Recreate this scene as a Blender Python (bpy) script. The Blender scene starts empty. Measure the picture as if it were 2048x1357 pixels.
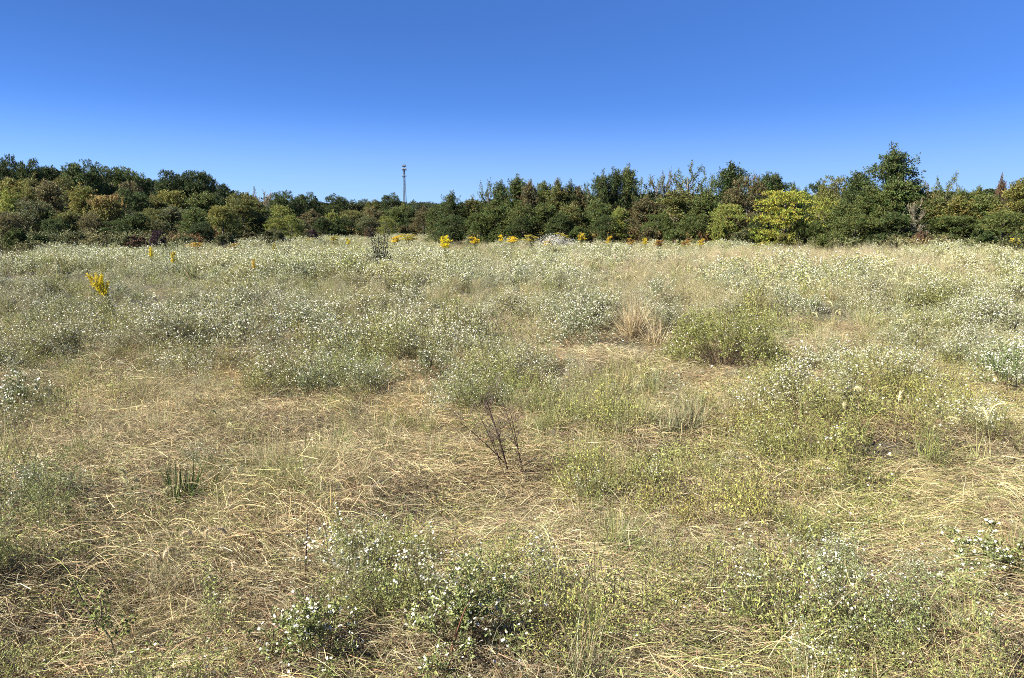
import bpy, math, random
import numpy as np

random.seed(11)
RNG = np.random.default_rng(11)
S = bpy.context.scene
COL = S.collection
R = math.radians

# ------------------------------------------------------------------ camera
FPX = 1480.0                 # focal length in pixels of the 2048 wide photograph
CAMZ = 1.7
PITCH = math.atan2(678.5 - 455.0, FPX)
cam = bpy.data.cameras.new("camera")
cam.sensor_width = 36.0
cam.lens = FPX / 2048.0 * 36.0
cam.clip_start = 0.05
cam.clip_end = 6000.0
camo = bpy.data.objects.new("camera", cam)
camo.location = (0, 0, CAMZ)
camo.rotation_euler = (math.pi / 2 - PITCH, 0, 0)
COL.objects.link(camo)
S.camera = camo

# ------------------------------------------------------------------ sky, sun, exposure
SUN_AZ, SUN_EL = R(-108), R(41)      # azimuth clockwise from the view direction
w = bpy.data.worlds.new("World")
S.world = w
w.use_nodes = True
nt = w.node_tree
nt.nodes.clear()
out = nt.nodes.new("ShaderNodeOutputWorld")
bg = nt.nodes.new("ShaderNodeBackground")
sky = nt.nodes.new("ShaderNodeTexSky")
sky.sky_type = 'NISHITA'
sky.sun_disc = False
sky.sun_elevation = SUN_EL
sky.sun_rotation = -SUN_AZ        # the node turns the other way
sky.altitude = 300.0
sky.air_density = 1.0
sky.dust_density = 0.15
sky.ozone_density = 2.5
# look further up the sky than the view direction, so that its blue deepens quickly above the trees
tc = nt.nodes.new("ShaderNodeTexCoord")
mp = nt.nodes.new("ShaderNodeMapping")
mp.inputs['Scale'].default_value = (1, 1, 2.5)
nm = nt.nodes.new("ShaderNodeVectorMath"); nm.operation = 'NORMALIZE'
nt.links.new(tc.outputs['Generated'], mp.inputs['Vector'])
nt.links.new(mp.outputs['Vector'], nm.inputs[0])
nt.links.new(nm.outputs[0], sky.inputs['Vector'])
hs = nt.nodes.new("ShaderNodeHueSaturation")
hs.inputs['Saturation'].default_value = 1.1
hs.inputs['Value'].default_value = 1.0
ml = nt.nodes.new('ShaderNodeMix'); ml.data_type = 'RGBA'; ml.blend_type = 'MULTIPLY'; ml.inputs[0].default_value = 1.0
ml.inputs[7].default_value = (.50, .715, 1.08, 1)
nt.links.new(sky.outputs[0], hs.inputs['Color'])
nt.links.new(hs.outputs[0], ml.inputs[6])
sx = nt.nodes.new("ShaderNodeSeparateXYZ")
nt.links.new(tc.outputs['Generated'], sx.inputs[0])
mr = nt.nodes.new("ShaderNodeMapRange")
mr.interpolation_type = 'SMOOTHSTEP'
mr.inputs['From Min'].default_value = 0.0; mr.inputs['From Max'].default_value = .16
mr.inputs['To Min'].default_value = .75; mr.inputs['To Max'].default_value = 0.0
nt.links.new(sx.outputs['Z'], mr.inputs['Value'])
hz = nt.nodes.new('ShaderNodeMix'); hz.data_type = 'RGBA'
hz.inputs[7].default_value = (1.95, 2.85, 4.35, 1)
nt.links.new(mr.outputs[0], hz.inputs[0]); nt.links.new(ml.outputs[2], hz.inputs[6])
nt.links.new(hz.outputs[2], bg.inputs['Color'])
bg.inputs['Strength'].default_value = 0.05
nt.links.new(bg.outputs[0], out.inputs['Surface'])

sl = bpy.data.lights.new("sun", 'SUN')
sl.energy = 5.0
sl.angle = R(0.53)
sl.color = (1.0, 0.955, 0.88)
so = bpy.data.objects.new("sun", sl)
sd = (math.sin(SUN_AZ) * math.cos(SUN_EL), math.cos(SUN_AZ) * math.cos(SUN_EL), math.sin(SUN_EL))
from mathutils import Vector
so.rotation_euler = Vector(sd).to_track_quat('Z', 'Y').to_euler()
so.location = (sd[0] * 60, sd[1] * 60, sd[2] * 60)
COL.objects.link(so)

S.view_settings.view_transform = 'Standard'
S.view_settings.look = 'None'
S.view_settings.gamma = 1.0
S.view_settings.exposure = 2.1
S.render.engine = 'CYCLES'
S.cycles.max_bounces = 6
S.cycles.diffuse_bounces = 2
S.cycles.glossy_bounces = 1
S.cycles.transmission_bounces = 3
S.cycles.use_denoising = False
S.cycles.filter_width = 0.95

# ------------------------------------------------------------------ geometry helpers
def nrm(v):
    return v / np.maximum(np.linalg.norm(v, axis=-1, keepdims=True), 1e-9)

def rand_unit(n, rng):
    return nrm(rng.normal(size=(n, 3)))

class G:
    """collects quads with a colour (alpha: how far the plant's own tint applies)"""
    def __init__(s):
        s.V, s.F, s.C, s.n = [], [], [], 0
    def add(s, v, f, c):
        s.V.append(v); s.F.append(f + s.n); s.C.append(c); s.n += len(v)
    def mesh(s, name, mat, smooth=False):
        V = np.concatenate(s.V).astype(np.float32)
        F = np.concatenate(s.F).astype(np.int32)
        C = np.concatenate(s.C).astype(np.float32)
        me = bpy.data.meshes.new(name)
        me.vertices.add(len(V)); me.vertices.foreach_set("co", V.ravel())
        me.loops.add(F.size); me.loops.foreach_set("vertex_index", F.ravel())
        me.polygons.add(len(F))
        me.polygons.foreach_set("loop_start", np.arange(0, F.size, 4, dtype=np.int32))
        me.polygons.foreach_set("loop_total", np.full(len(F), 4, dtype=np.int32))
        if smooth:
            me.polygons.foreach_set("use_smooth", np.ones(len(F), dtype=bool))
        a = me.attributes.new("Col", 'FLOAT_COLOR', 'POINT')
        a.data.foreach_set("color", C.ravel())
        me.update(calc_edges=True)
        me.materials.append(mat)
        return me

def colarr(c, n, rng, var=0.36, hue=0.08, alpha=1.0):
    """n colours round c (c may already be (n,3)): random brightness and a drift between green and yellow"""
    c = np.broadcast_to(np.asarray(c, float), (n, 3)).copy()
    v = 1 + rng.uniform(-var, var, (n, 1))
    h = rng.uniform(-hue, hue, n)
    c = c * v * .70
    c[:, 0] *= 1 + h
    c[:, 2] *= 1 - h
    return np.concatenate([c, np.full((n, 1), alpha)], 1)

def leaves(g, base, d, L, W, col, rng, up=0.0, bend=0.15):
    n = len(base)
    L = np.broadcast_to(np.asarray(L, float), (n,))[:, None]
    W = np.broadcast_to(np.asarray(W, float), (n,))[:, None]
    r = rand_unit(n, rng)
    r[:, 2] += up
    side = nrm(np.cross(d, r))
    nn = np.cross(side, d)
    v = np.empty((n, 4, 3))
    v[:, 0] = base
    v[:, 1] = base + d * L * .45 + side * W * .5 + nn * L * bend
    v[:, 2] = base + d * L
    v[:, 3] = base + d * L * .45 - side * W * .5 + nn * L * bend
    f = np.arange(n * 4).reshape(n, 4)
    g.add(v.reshape(-1, 3), f, np.repeat(col, 4, axis=0))

def blades(g, base, d0, L, W, droop, col, rng, nseg=4, zmin=0.004, wave=0.0, taper=.75, kink=0.0):
    n = len(base)
    L = np.broadcast_to(np.asarray(L, float), (n,))[:, None]
    W = np.broadcast_to(np.asarray(W, float), (n,))[:, None]
    droop = np.broadcast_to(np.asarray(droop, float), (n,))[:, None]
    side = nrm(np.cross(d0, rand_unit(n, rng)))
    sway = nrm(np.cross(d0, rand_unit(n, rng))) * wave
    v = np.empty((n, nseg + 1, 2, 3))
    kv = rand_unit(n, rng) * (rng.random((n, 1)) < .45) * kink; kv[:, 2] *= .5
    kt = rng.uniform(.25, .75, (n, 1))
    for i in range(nseg + 1):
        t = i / nseg
        p = base + d0 * L * t + sway * L * math.sin(math.pi * t)
        p = p + kv * L * np.maximum(0, t - kt)
        p[:, 2] -= (droop * L * t * t)[:, 0]
        p[:, 2] = np.maximum(p[:, 2], zmin)
        wd = W * .5 * ((1 - t) ** taper if i < nseg else .06)
        v[:, i, 0] = p + side * wd
        v[:, i, 1] = p - side * wd
    m = (nseg + 1) * 2
    q = np.array([[2 * i, 2 * i + 1, 2 * i + 3, 2 * i + 2] for i in range(nseg)])
    f = (np.arange(n)[:, None, None] * m + q[None]).reshape(-1, 4)
    g.add(v.reshape(-1, 3), f, np.repeat(col, m, axis=0))

def tube(g, pts, rad, col, k=5, alpha=0.0):
    """tapered round tube through pts"""
    pts = np.asarray(pts, float); rad = np.broadcast_to(np.asarray(rad, float), (len(pts),))
    d = np.gradient(pts, axis=0); d = nrm(d)
    ref = np.array([0.31, .87, .2])
    a = nrm(np.cross(d, ref)); b = np.cross(d, a)
    th = np.arange(k) * 2 * math.pi / k
    ring = (a[:, None] * np.cos(th)[None, :, None] + b[:, None] * np.sin(th)[None, :, None]) * rad[:, None, None] + pts[:, None]
    v = ring.reshape(-1, 3)
    f = []
    for i in range(len(pts) - 1):
        for j in range(k):
            f.append((i * k + j, i * k + (j + 1) % k, (i + 1) * k + (j + 1) % k, (i + 1) * k + j))
    c = np.tile(np.array([*col, alpha]), (len(v), 1))
    g.add(v, np.array(f), c)

def boxg(g, c, s, col, alpha=0.0, rz=0.0):
    x, y, z = s[0] / 2, s[1] / 2, s[2] / 2
    v = np.array([(i * x, j * y, k * z) for i in (-1, 1) for j in (-1, 1) for k in (-1, 1)], float)
    cz, sz = math.cos(rz), math.sin(rz)
    v = np.stack([v[:, 0] * cz - v[:, 1] * sz, v[:, 0] * sz + v[:, 1] * cz, v[:, 2]], 1) + np.array(c)
    f = np.array([(0, 1, 3, 2), (4, 6, 7, 5), (0, 4, 5, 1), (2, 3, 7, 6), (0, 2, 6, 4), (1, 5, 7, 3)])
    g.add(v, f, np.tile(np.array([*col, alpha]), (8, 1)))

def daisies(g, c, nv, rad, rng, petals=8, pet=(.66, .645, .57), eye=(.55, .38, .05)):
    """white ray flowers: rhombic petals round a small yellow eye"""
    n = len(c)
    rad = np.broadcast_to(np.asarray(rad, float), (n,))
    a = nrm(np.cross(nv, rand_unit(n, rng))); b = np.cross(nv, a)
    v0 = 1 + rng.uniform(-.12, .03, n)
    for k in range(petals):
        th = 2 * math.pi * k / petals + rng.uniform(-.15, .15)
        d = a * math.cos(th) + b * math.sin(th)
        s = -a * math.sin(th) + b * math.cos(th)
        L = rad[:, None] * rng.uniform(.85, 1.1, (n, 1)); W = L * 2.4 * math.pi / petals * .42
        v = np.empty((n, 4, 3))
        v[:, 0] = c
        v[:, 1] = c + d * L * .6 + s * W * .5 + nv * L * .1
        v[:, 2] = c + d * L + nv * L * .02
        v[:, 3] = c + d * L * .6 - s * W * .5 + nv * L * .1
        col = np.concatenate([np.array(pet)[None] * v0[:, None], np.zeros((n, 1))], 1)
        g.add(v.reshape(-1, 3), np.arange(n * 4).reshape(n, 4), np.repeat(col, 4, axis=0))
    r = rad[:, None] * .28
    cc = c + nv * rad[:, None] * .14
    v = np.stack([cc + a * r, cc + b * r, cc - a * r, cc - b * r], 1)
    g.add(v.reshape(-1, 3), np.arange(n * 4).reshape(n, 4), np.tile(np.array([*eye, 0.0]), (n * 4, 1)))

def hexes(g, c, nv, rad, col):
    n = len(c)
    rad = np.broadcast_to(np.asarray(rad, float), (n,))[:, None]
    a = nrm(np.cross(nv, np.array([.3, .2, .93]) + 0 * nv)); b = np.cross(nv, a)
    v = np.stack([c + (a * math.cos(t) + b * math.sin(t)) * rad for t in np.arange(6) * math.pi / 3], 1)
    o = np.arange(n)[:, None] * 6
    f = np.concatenate([o + np.array([[0, 1, 2, 3]]), o + np.array([[0, 3, 4, 5]])])
    g.add(v.reshape(-1, 3), f, np.repeat(col, 6, axis=0))

# ------------------------------------------------------------------ noise, pixel <-> ground
def vnoise(x, y, seed=0):
    x = np.asarray(x, float); y = np.asarray(y, float)
    xi = np.floor(x).astype(np.int64); yi = np.floor(y).astype(np.int64)
    fx = x - xi; fy = y - yi
    fx = fx * fx * (3 - 2 * fx); fy = fy * fy * (3 - 2 * fy)
    def h(i, j):
        n = (i * 374761393 + j * 668265263 + seed * 1442695041) & 0x7fffffff
        n = ((n ^ (n >> 13)) * 1274126177) & 0x7fffffff
        n = n ^ (n >> 16)
        return (n & 0xffff) / 65535.0
    return (h(xi, yi) * (1 - fx) + h(xi + 1, yi) * fx) * (1 - fy) + (h(xi, yi + 1) * (1 - fx) + h(xi + 1, yi + 1) * fx) * fy

def fbm(x, y, sc, seed=0, o=3):
    s = 0; a = 1; t = 0
    for k in range(o):
        s = s + a * vnoise(np.asarray(x) / sc * 2 ** k + 17.3 * k, np.asarray(y) / sc * 2 ** k - 9.1 * k, seed + k)
        t += a; a *= .5
    return s / t

def gz(x, y):
    x = np.asarray(x, float); y = np.asarray(y, float)
    r = np.hypot(x, y)
    a = .50 * (fbm(x, y, 1.5, 5) - .5) + .35 * (fbm(x, y, 11, 9) - .5) * np.clip((r - 6) / 20, 0, 1)
    return a * np.clip((140 - r) / 60, 0, 1)

CP, SP = math.cos(PITCH), math.sin(PITCH)
def ray(px, py):
    a = (px - 1024.0) / FPX; b = (678.5 - py) / FPX
    return np.array([a, CP + b * SP, -SP + b * CP])

def on_ground(px, py, h=0.0):
    """the ground point under the pixel, taken at height h over the ground"""
    d = ray(px, py)
    z = h
    for _ in range(6):
        t = (CAMZ - z) / -d[2]
        z = float(gz(d[0] * t, d[1] * t)) + h
    return d[0] * t, d[1] * t

def at(px, py, D):
    d = ray(px, py); t = D / d[1]
    return d[0] * t, D, CAMZ + d[2] * t

def to_px(x, y, z):
    dz = z - CAMZ
    f = y * CP - dz * SP
    u = y * SP + dz * CP
    f = np.maximum(f, .05)
    return 1024 + FPX * x / f, 678.5 - FPX * u / f

# ------------------------------------------------------------------ materials
def plant_material(name, tint_from, rough=.55, trans=.3, spec=.3):
    m = bpy.data.materials.new(name); m.use_nodes = True
    t = m.node_tree; t.nodes.clear()
    o = t.nodes.new("ShaderNodeOutputMaterial")
    at_ = t.nodes.new("ShaderNodeAttribute"); at_.attribute_name = "Col"
    if tint_from == 'INSTANCER':
        tn = t.nodes.new("ShaderNodeAttribute"); tn.attribute_type = 'INSTANCER'; tn.attribute_name = "tint"
        tc_ = tn.outputs['Color']
    else:
        tn = t.nodes.new("ShaderNodeObjectInfo"); tc_ = tn.outputs['Color']
    mul = t.nodes.new("ShaderNodeMix"); mul.data_type = 'RGBA'; mul.blend_type = 'MULTIPLY'
    t.links.new(at_.outputs['Alpha'], mul.inputs[0])
    t.links.new(at_.outputs['Color'], mul.inputs[6])
    t.links.new(tc_, mul.inputs[7])
    p = t.nodes.new("ShaderNodeBsdfPrincipled")
    p.inputs['Roughness'].default_value = rough
    p.inputs['Specular IOR Level'].default_value = spec
    t.links.new(mul.outputs[2], p.inputs['Base Color'])
    if trans > 0:
        tr = t.nodes.new("ShaderNodeBsdfTranslucent")
        t.links.new(mul.outputs[2], tr.inputs['Color'])
        mx = t.nodes.new("ShaderNodeMixShader"); mx.inputs[0].default_value = trans
        t.links.new(p.outputs[0], mx.inputs[1]); t.links.new(tr.outputs[0], mx.inputs[2])
        t.links.new(mx.outputs[0], o.inputs['Surface'])
    else:
        t.links.new(p.outputs[0], o.inputs['Surface'])
    return m

M_FIELD = plant_material("field_plants", 'INSTANCER', .65, .16, .12)
M_PLANT = plant_material("plant", 'OBJECT', .65, .18, .12)
M_CROWN = plant_material("tree_leaves", 'OBJECT', .6, .24, .15)

def bark_material():
    m = bpy.data.materials.new("bark"); m.use_nodes = True
    t = m.node_tree; p = t.nodes["Principled BSDF"]
    n = t.nodes.new("ShaderNodeTexNoise"); n.inputs['Scale'].default_value = 9
    n.inputs['Detail'].default_value = 6
    r = t.nodes.new("ShaderNodeValToRGB")
    r.color_ramp.elements[0].color = (.05, .04, .03, 1); r.color_ramp.elements[1].color = (.2, .165, .125, 1)
    t.links.new(n.outputs['Fac'], r.inputs[0]); t.links.new(r.outputs[0], p.inputs['Base Color'])
    p.inputs['Roughness'].default_value = .9
    return m
M_BARK = bark_material()

def metal_material():
    m = bpy.data.materials.new("galvanised_steel"); m.use_nodes = True
    t = m.node_tree; p = t.nodes["Principled BSDF"]
    a = t.nodes.new("ShaderNodeAttribute"); a.attribute_name = "Col"
    n = t.nodes.new("ShaderNodeTexNoise"); n.inputs['Scale'].default_value = 1.5
    mx = t.nodes.new("ShaderNodeMix"); mx.data_type = 'RGBA'; mx.blend_type = 'MULTIPLY'; mx.inputs[0].default_value = .4
    t.links.new(a.outputs['Color'], mx.inputs[6]); t.links.new(n.outputs['Color'], mx.inputs[7])
    t.links.new(mx.outputs[2], p.inputs['Base Color'])
    p.inputs['Metallic'].default_value = .3; p.inputs['Roughness'].default_value = .5
    return m
M_STEEL = metal_material()

def ground_material():
    m = bpy.data.materials.new("soil_and_litter"); m.use_nodes = True
    t = m.node_tree; p = t.nodes["Principled BSDF"]
    g = t.nodes.new("ShaderNodeNewGeometry")
    n1 = t.nodes.new("ShaderNodeTexNoise"); n1.inputs['Scale'].default_value = 1.1; n1.inputs['Detail'].default_value = 8
    n2 = t.nodes.new("ShaderNodeTexNoise"); n2.inputs['Scale'].default_value = 60; n2.inputs['Detail'].default_value = 4
    for n in (n1, n2):
        t.links.new(g.outputs['Position'], n.inputs['Vector'])
    r1 = t.nodes.new("ShaderNodeValToRGB")
    r1.color_ramp.elements[0].position = .35; r1.color_ramp.elements[1].position = .68
    r1.color_ramp.elements[0].color = (.035, .027, .017, 1); r1.color_ramp.elements[1].color = (.10, .076, .044, 1)
    r2 = t.nodes.new("ShaderNodeValToRGB")
    r2.color_ramp.elements[0].color = (.35, .33, .3, 1); r2.color_ramp.elements[1].color = (1, 1, 1, 1)
    mx = t.nodes.new("ShaderNodeMix"); mx.data_type = 'RGBA'; mx.blend_type = 'MULTIPLY'; mx.inputs[0].default_value = 1
    t.links.new(n1.outputs['Fac'], r1.inputs[0]); t.links.new(n2.outputs['Fac'], r2.inputs[0])
    t.links.new(r1.outputs[0], mx.inputs[6]); t.links.new(r2.outputs[0], mx.inputs[7])
    t.links.new(mx.outputs[2], p.inputs['Base Color'])
    p.inputs['Roughness'].default_value = .95
    b = t.nodes.new("ShaderNodeBump"); b.inputs['Strength'].default_value = .6; b.inputs['Distance'].default_value = .02
    t.links.new(n2.outputs['Fac'], b.inputs['Height']); t.links.new(b.outputs[0], p.inputs['Normal'])
    return m

# ------------------------------------------------------------------ object helpers
def tag(o, label=None, cat=None, group=None, kind=None):
    if label: o['label'] = label
    if cat: o['category'] = cat
    if group: o['group'] = group
    if kind: o['kind'] = kind
    return o

def thing(name, label, cat, loc=(0, 0, 0), rz=0.0, group=None, scale=(1, 1, 1)):
    o = bpy.data.objects.new(name, None)
    o.empty_display_size = .2
    COL.objects.link(o)
    o.location = loc; o.rotation_euler = (0, 0, rz); o.scale = scale
    return tag(o, label, cat, group)

def part(name, me, parent, color=None, label=None):
    o = bpy.data.objects.new(name, me)
    COL.objects.link(o)
    o.parent = parent
    if color is not None: o.color = (*color, 1)
    if label: o['label'] = label
    return o

# ------------------------------------------------------------------ ground
def build_ground():
    def axis(lim):
        a = np.concatenate([np.arange(0, 12, .3), np.arange(12, 40, 1.0), np.arange(40, 150, 5.0), np.array([150, 200, 300, 500, 900, 1600, 3000.])])
        return np.concatenate([-a[:0:-1], a])
    xs = axis(0); ys = axis(0)
    X, Y = np.meshgrid(xs, ys)
    Z = gz(X, Y)
    V = np.stack([X, Y, Z], -1).reshape(-1, 3)
    nx, ny = len(xs), len(ys)
    i = (np.arange(ny - 1)[:, None] * nx + np.arange(nx - 1)[None]).ravel()
    F = np.stack([i, i + 1, i + nx + 1, i + nx], 1)
    g = G(); g.add(V, F, np.ones((len(V), 4)))
    o = bpy.data.objects.new("ground", g.mesh("ground", ground_material(), True))
    COL.objects.link(o)
    tag(o, "brown soil and plant litter under the meadow", "ground", kind="structure")
build_ground()

# ------------------------------------------------------------------ field plant shapes (about life size)
STRAW = np.array([(.50, .40, .22), (.58, .47, .26), (.42, .33, .17), (.46, .41, .19), (.36, .23, .14), (.64, .56, .34)])
GREENS = np.array([(.22, .26, .075), (.17, .22, .065), (.30, .32, .10), (.36, .35, .125), (.13, .17, .05)])

def pick(pal, n, rng, p=None):
    return pal[rng.choice(len(pal), n, p=p)]

def p_straw(seed, green=.2):
    """a swathe of lodged grass: long blades laid over along +x"""
    rng = np.random.default_rng(seed); g = G()
    n = 330
    base = np.stack([rng.uniform(-.45, .25, n), rng.uniform(-.3, .3, n), rng.uniform(0, .09, n)], 1)
    az = rng.normal(0, .42, n) + .5 * base[:, 1]
    el = rng.uniform(.02, .55, n)
    d = np.stack([np.cos(az) * np.cos(el), np.sin(az) * np.cos(el), np.sin(el)], 1)
    c = pick(STRAW, n, rng)
    k = rng.random(n) < green
    c[k] = pick(GREENS, k.sum(), rng) * 1.25
    blades(g, base, d, rng.uniform(.08, .36, n), rng.uniform(.0009, .0024, n), rng.uniform(.15, .6, n), colarr(c, n, rng, .4, .06), rng, 6, .004, .07, .75, 1.1)
    n = 90
    base = np.stack([rng.uniform(-.35, .35, n), rng.uniform(-.3, .3, n), rng.uniform(0, .1, n)], 1)
    d = rand_unit(n, rng); d[:, 2] = np.abs(d[:, 2]) * .35; d = nrm(d)
    blades(g, base, d, rng.uniform(.08, .3, n), rng.uniform(.0015, .004, n), .3, colarr(pick(STRAW, n, rng), n, rng, .5), rng, 4, .004, .08, .75, 1.2)
    return g

def p_thatch(seed):
    """short broken litter lying every way"""
    rng = np.random.default_rng(seed); g = G()
    n = 300
    base = np.stack([rng.uniform(-.3, .3, n), rng.uniform(-.3, .3, n), rng.uniform(0, .07, n)], 1)
    d = rand_unit(n, rng); d[:, 2] = np.abs(d[:, 2]) * .3; d = nrm(d)
    c = pick(STRAW, n, rng) * rng.uniform(.35, 1.05, (n, 1))
    blades(g, base, d, rng.uniform(.04, .22, n), rng.uniform(.001, .0034, n), .25, colarr(c, n, rng), rng, 4, .003, .1, .75, 1.2)
    n = 70
    b = np.stack([rng.uniform(-.3, .3, n), rng.uniform(-.3, .3, n), rng.uniform(.005, .05, n)], 1)
    d = rand_unit(n, rng); d[:, 2] *= .4; d = nrm(d)
    leaves(g, b, d, rng.uniform(.012, .04, n), rng.uniform(.006, .014, n), colarr((.20, .13, .07), n, rng, .4), rng)
    return g

def p_tuft(seed, pal=GREENS, dry=.35, n=170, h=.5, spread=.5, W=.0032):
    """grass tuft arching out from one root"""
    rng = np.random.default_rng(seed); g = G()
    base = np.stack([rng.normal(0, .05, n), rng.normal(0, .05, n), np.zeros(n)], 1)
    az = rng.uniform(0, 2 * math.pi, n); el = math.pi / 2 - np.abs(rng.normal(0, spread, n))
    d = np.stack([np.cos(az) * np.cos(el), np.sin(az) * np.cos(el), np.sin(el)], 1)
    c = pick(pal, n, rng)
    k = rng.random(n) < dry
    c[k] = pick(STRAW, k.sum(), rng)
    blades(g, base, d, rng.uniform(.5, 1.1, n) * h, rng.uniform(.6, 1.3, n) * W, rng.uniform(.05, .55, n), colarr(c, n, rng, .22, .06), rng, 5, .004, .03)
    return g

def branches(rng, n, h, spread, el_sig):
    """n curved stems from one root; returns a function giving points along them"""
    az = rng.uniform(0, 2 * math.pi, n); t0 = np.abs(rng.normal(0, el_sig, n)).clip(0, 1.35)
    d = np.stack([np.cos(az) * np.sin(t0), np.sin(az) * np.sin(t0), np.cos(t0)], 1)
    L = h * rng.uniform(.7, 1.12, n) * (1 - .12 * t0)
    base = np.stack([rng.normal(0, spread, n), rng.normal(0, spread, n), np.zeros(n)], 1)
    return base, d, L, rng.uniform(.0, .3, n)

def p_aster(seed, h=.55, stems=13, br=9, lv=9, fl=.7, leafL=.02, leafW=.0042, fr=.0075, star=True, leafc=(.265, .285, .085), stemc=(.2, .155, .085), el=.5, split=None, tmin=.28, petals=8, dome=None):
    """bushy wild aster: wiry stems, side sprays of narrow leaves, white flowers at the tips.
    split: (stems, leaves, flowers) collectors when each has to be a part of its own"""
    rng = np.random.default_rng(seed)
    gs, gl, gf = split if split else (G(),) * 3
    base, d, L, dr = branches(rng, stems, h, .03, el)
    if dome:                               # stems fanning to an even dome, open low down on one side
        ct = rng.uniform(.08, 1, stems); az = rng.uniform(0, 2 * math.pi, stems)
        az = np.where((ct < .55) & (np.abs(((az + 1.35 + math.pi) % (2 * math.pi)) - math.pi) < .75), az + 1.6, az)
        st = np.sqrt(1 - ct ** 2)
        d = np.stack([np.cos(az) * st, np.sin(az) * st, ct], 1)
        L = 1 / np.sqrt((st / dome[0]) ** 2 + (ct / dome[1]) ** 2) * rng.uniform(.82, 1.05, stems)
        dr = rng.uniform(0, .12, stems)
    blades(gs, base, d, L, .0042, dr, colarr(stemc, stems, rng, .3), rng, 5, .004, .03, .5)
    n = stems * br
    si = np.repeat(np.arange(stems), br)
    t = rng.uniform(tmin, 1.0, n)
    p0 = base[si] + d[si] * (L[si] * t)[:, None]
    p0[:, 2] -= dr[si] * L[si] * t * t
    bd = nrm(d[si] * .55 + rand_unit(n, rng) * .85 + np.array([0, 0, .45]))
    bl = h * rng.uniform(.12, .34, n) * (1.15 - .6 * t)
    bdr = rng.uniform(-.15, .25, n)
    blades(gs, p0, bd, bl, .0022, bdr, colarr(stemc, n, rng, .3), rng, 3, .004, .03, .4)
    m = n * lv
    bi = np.repeat(np.arange(n), lv)
    u = rng.uniform(.05, 1.0, m)
    q = p0[bi] + bd[bi] * (bl[bi] * u)[:, None]
    q[:, 2] -= bdr[bi] * bl[bi] * u * u
    q[:, 2] = np.maximum(q[:, 2], .006)
    ld = nrm(bd[bi] * .5 + rand_unit(m, rng) + np.array([0, 0, .15]))
    cst = np.asarray(leafc) * (1 + .25 * rng.uniform(-1, 1, (n, 1)))
    leaves(gl, q, ld, leafL * rng.uniform(.6, 1.35, m), leafW * rng.uniform(.7, 1.4, m), colarr(cst[bi], m, rng, .25, .1), rng, .5)
    k = rng.random(n) < fl
    tips = p0 + bd * bl[:, None]; tips[:, 2] -= bdr * bl
    c = tips[k]
    if len(c):
        c2 = c + rng.normal(0, .018, c.shape) * (h / .55)
        c = np.concatenate([c, c2[rng.random(len(c2)) < .8]])
        c[:, 2] = np.maximum(c[:, 2], .02)
        nv = nrm(rand_unit(len(c), rng) * .75 + np.array([-.25, -.15, .9]))
        rad = fr * rng.uniform(.6, 1.2, len(c))
        if star:
            daisies(gf, c, nv, rad, rng, petals)
        else:
            hexes(gf, c, nv, rad, colarr((.86, .84, .68), len(c), rng, .2, .04, 0.0))
    return gl

def p_weed(seed, h=.2, n=700, r=.24, L=.012, W=.005, c=(.29, .31, .09)):
    """low sprawling leafy weed"""
    rng = np.random.default_rng(seed); g = G()
    ns = 26
    base, d, Ls, dr = branches(rng, ns, r * 1.5, .05, .95)
    blades(g, base, d, Ls, .0028, dr, colarr((.17, .14, .07), ns, rng, .3), rng, 4, .01, .05, .4)
    si = rng.integers(0, ns, n); t = rng.uniform(.1, 1.05, n)
    p = base[si] + d[si] * (Ls[si] * t)[:, None]
    p[:, 2] -= dr[si] * Ls[si] * t * t
    p += rng.normal(0, .022, (n, 3)); p[:, 2] = np.abs(p[:, 2]) * h / (r * 1.1) + .008
    ld = nrm(rand_unit(n, rng) + d[si] * .4)
    cs = np.asarray(c) * (1 + .3 * rng.uniform(-1, 1, (ns, 1)))
    leaves(g, p, ld, L * rng.uniform(.6, 1.5, n), W * rng.uniform(.6, 1.4, n), colarr(cs[si], n, rng, .25, .12), rng, .8)
    return g

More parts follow.
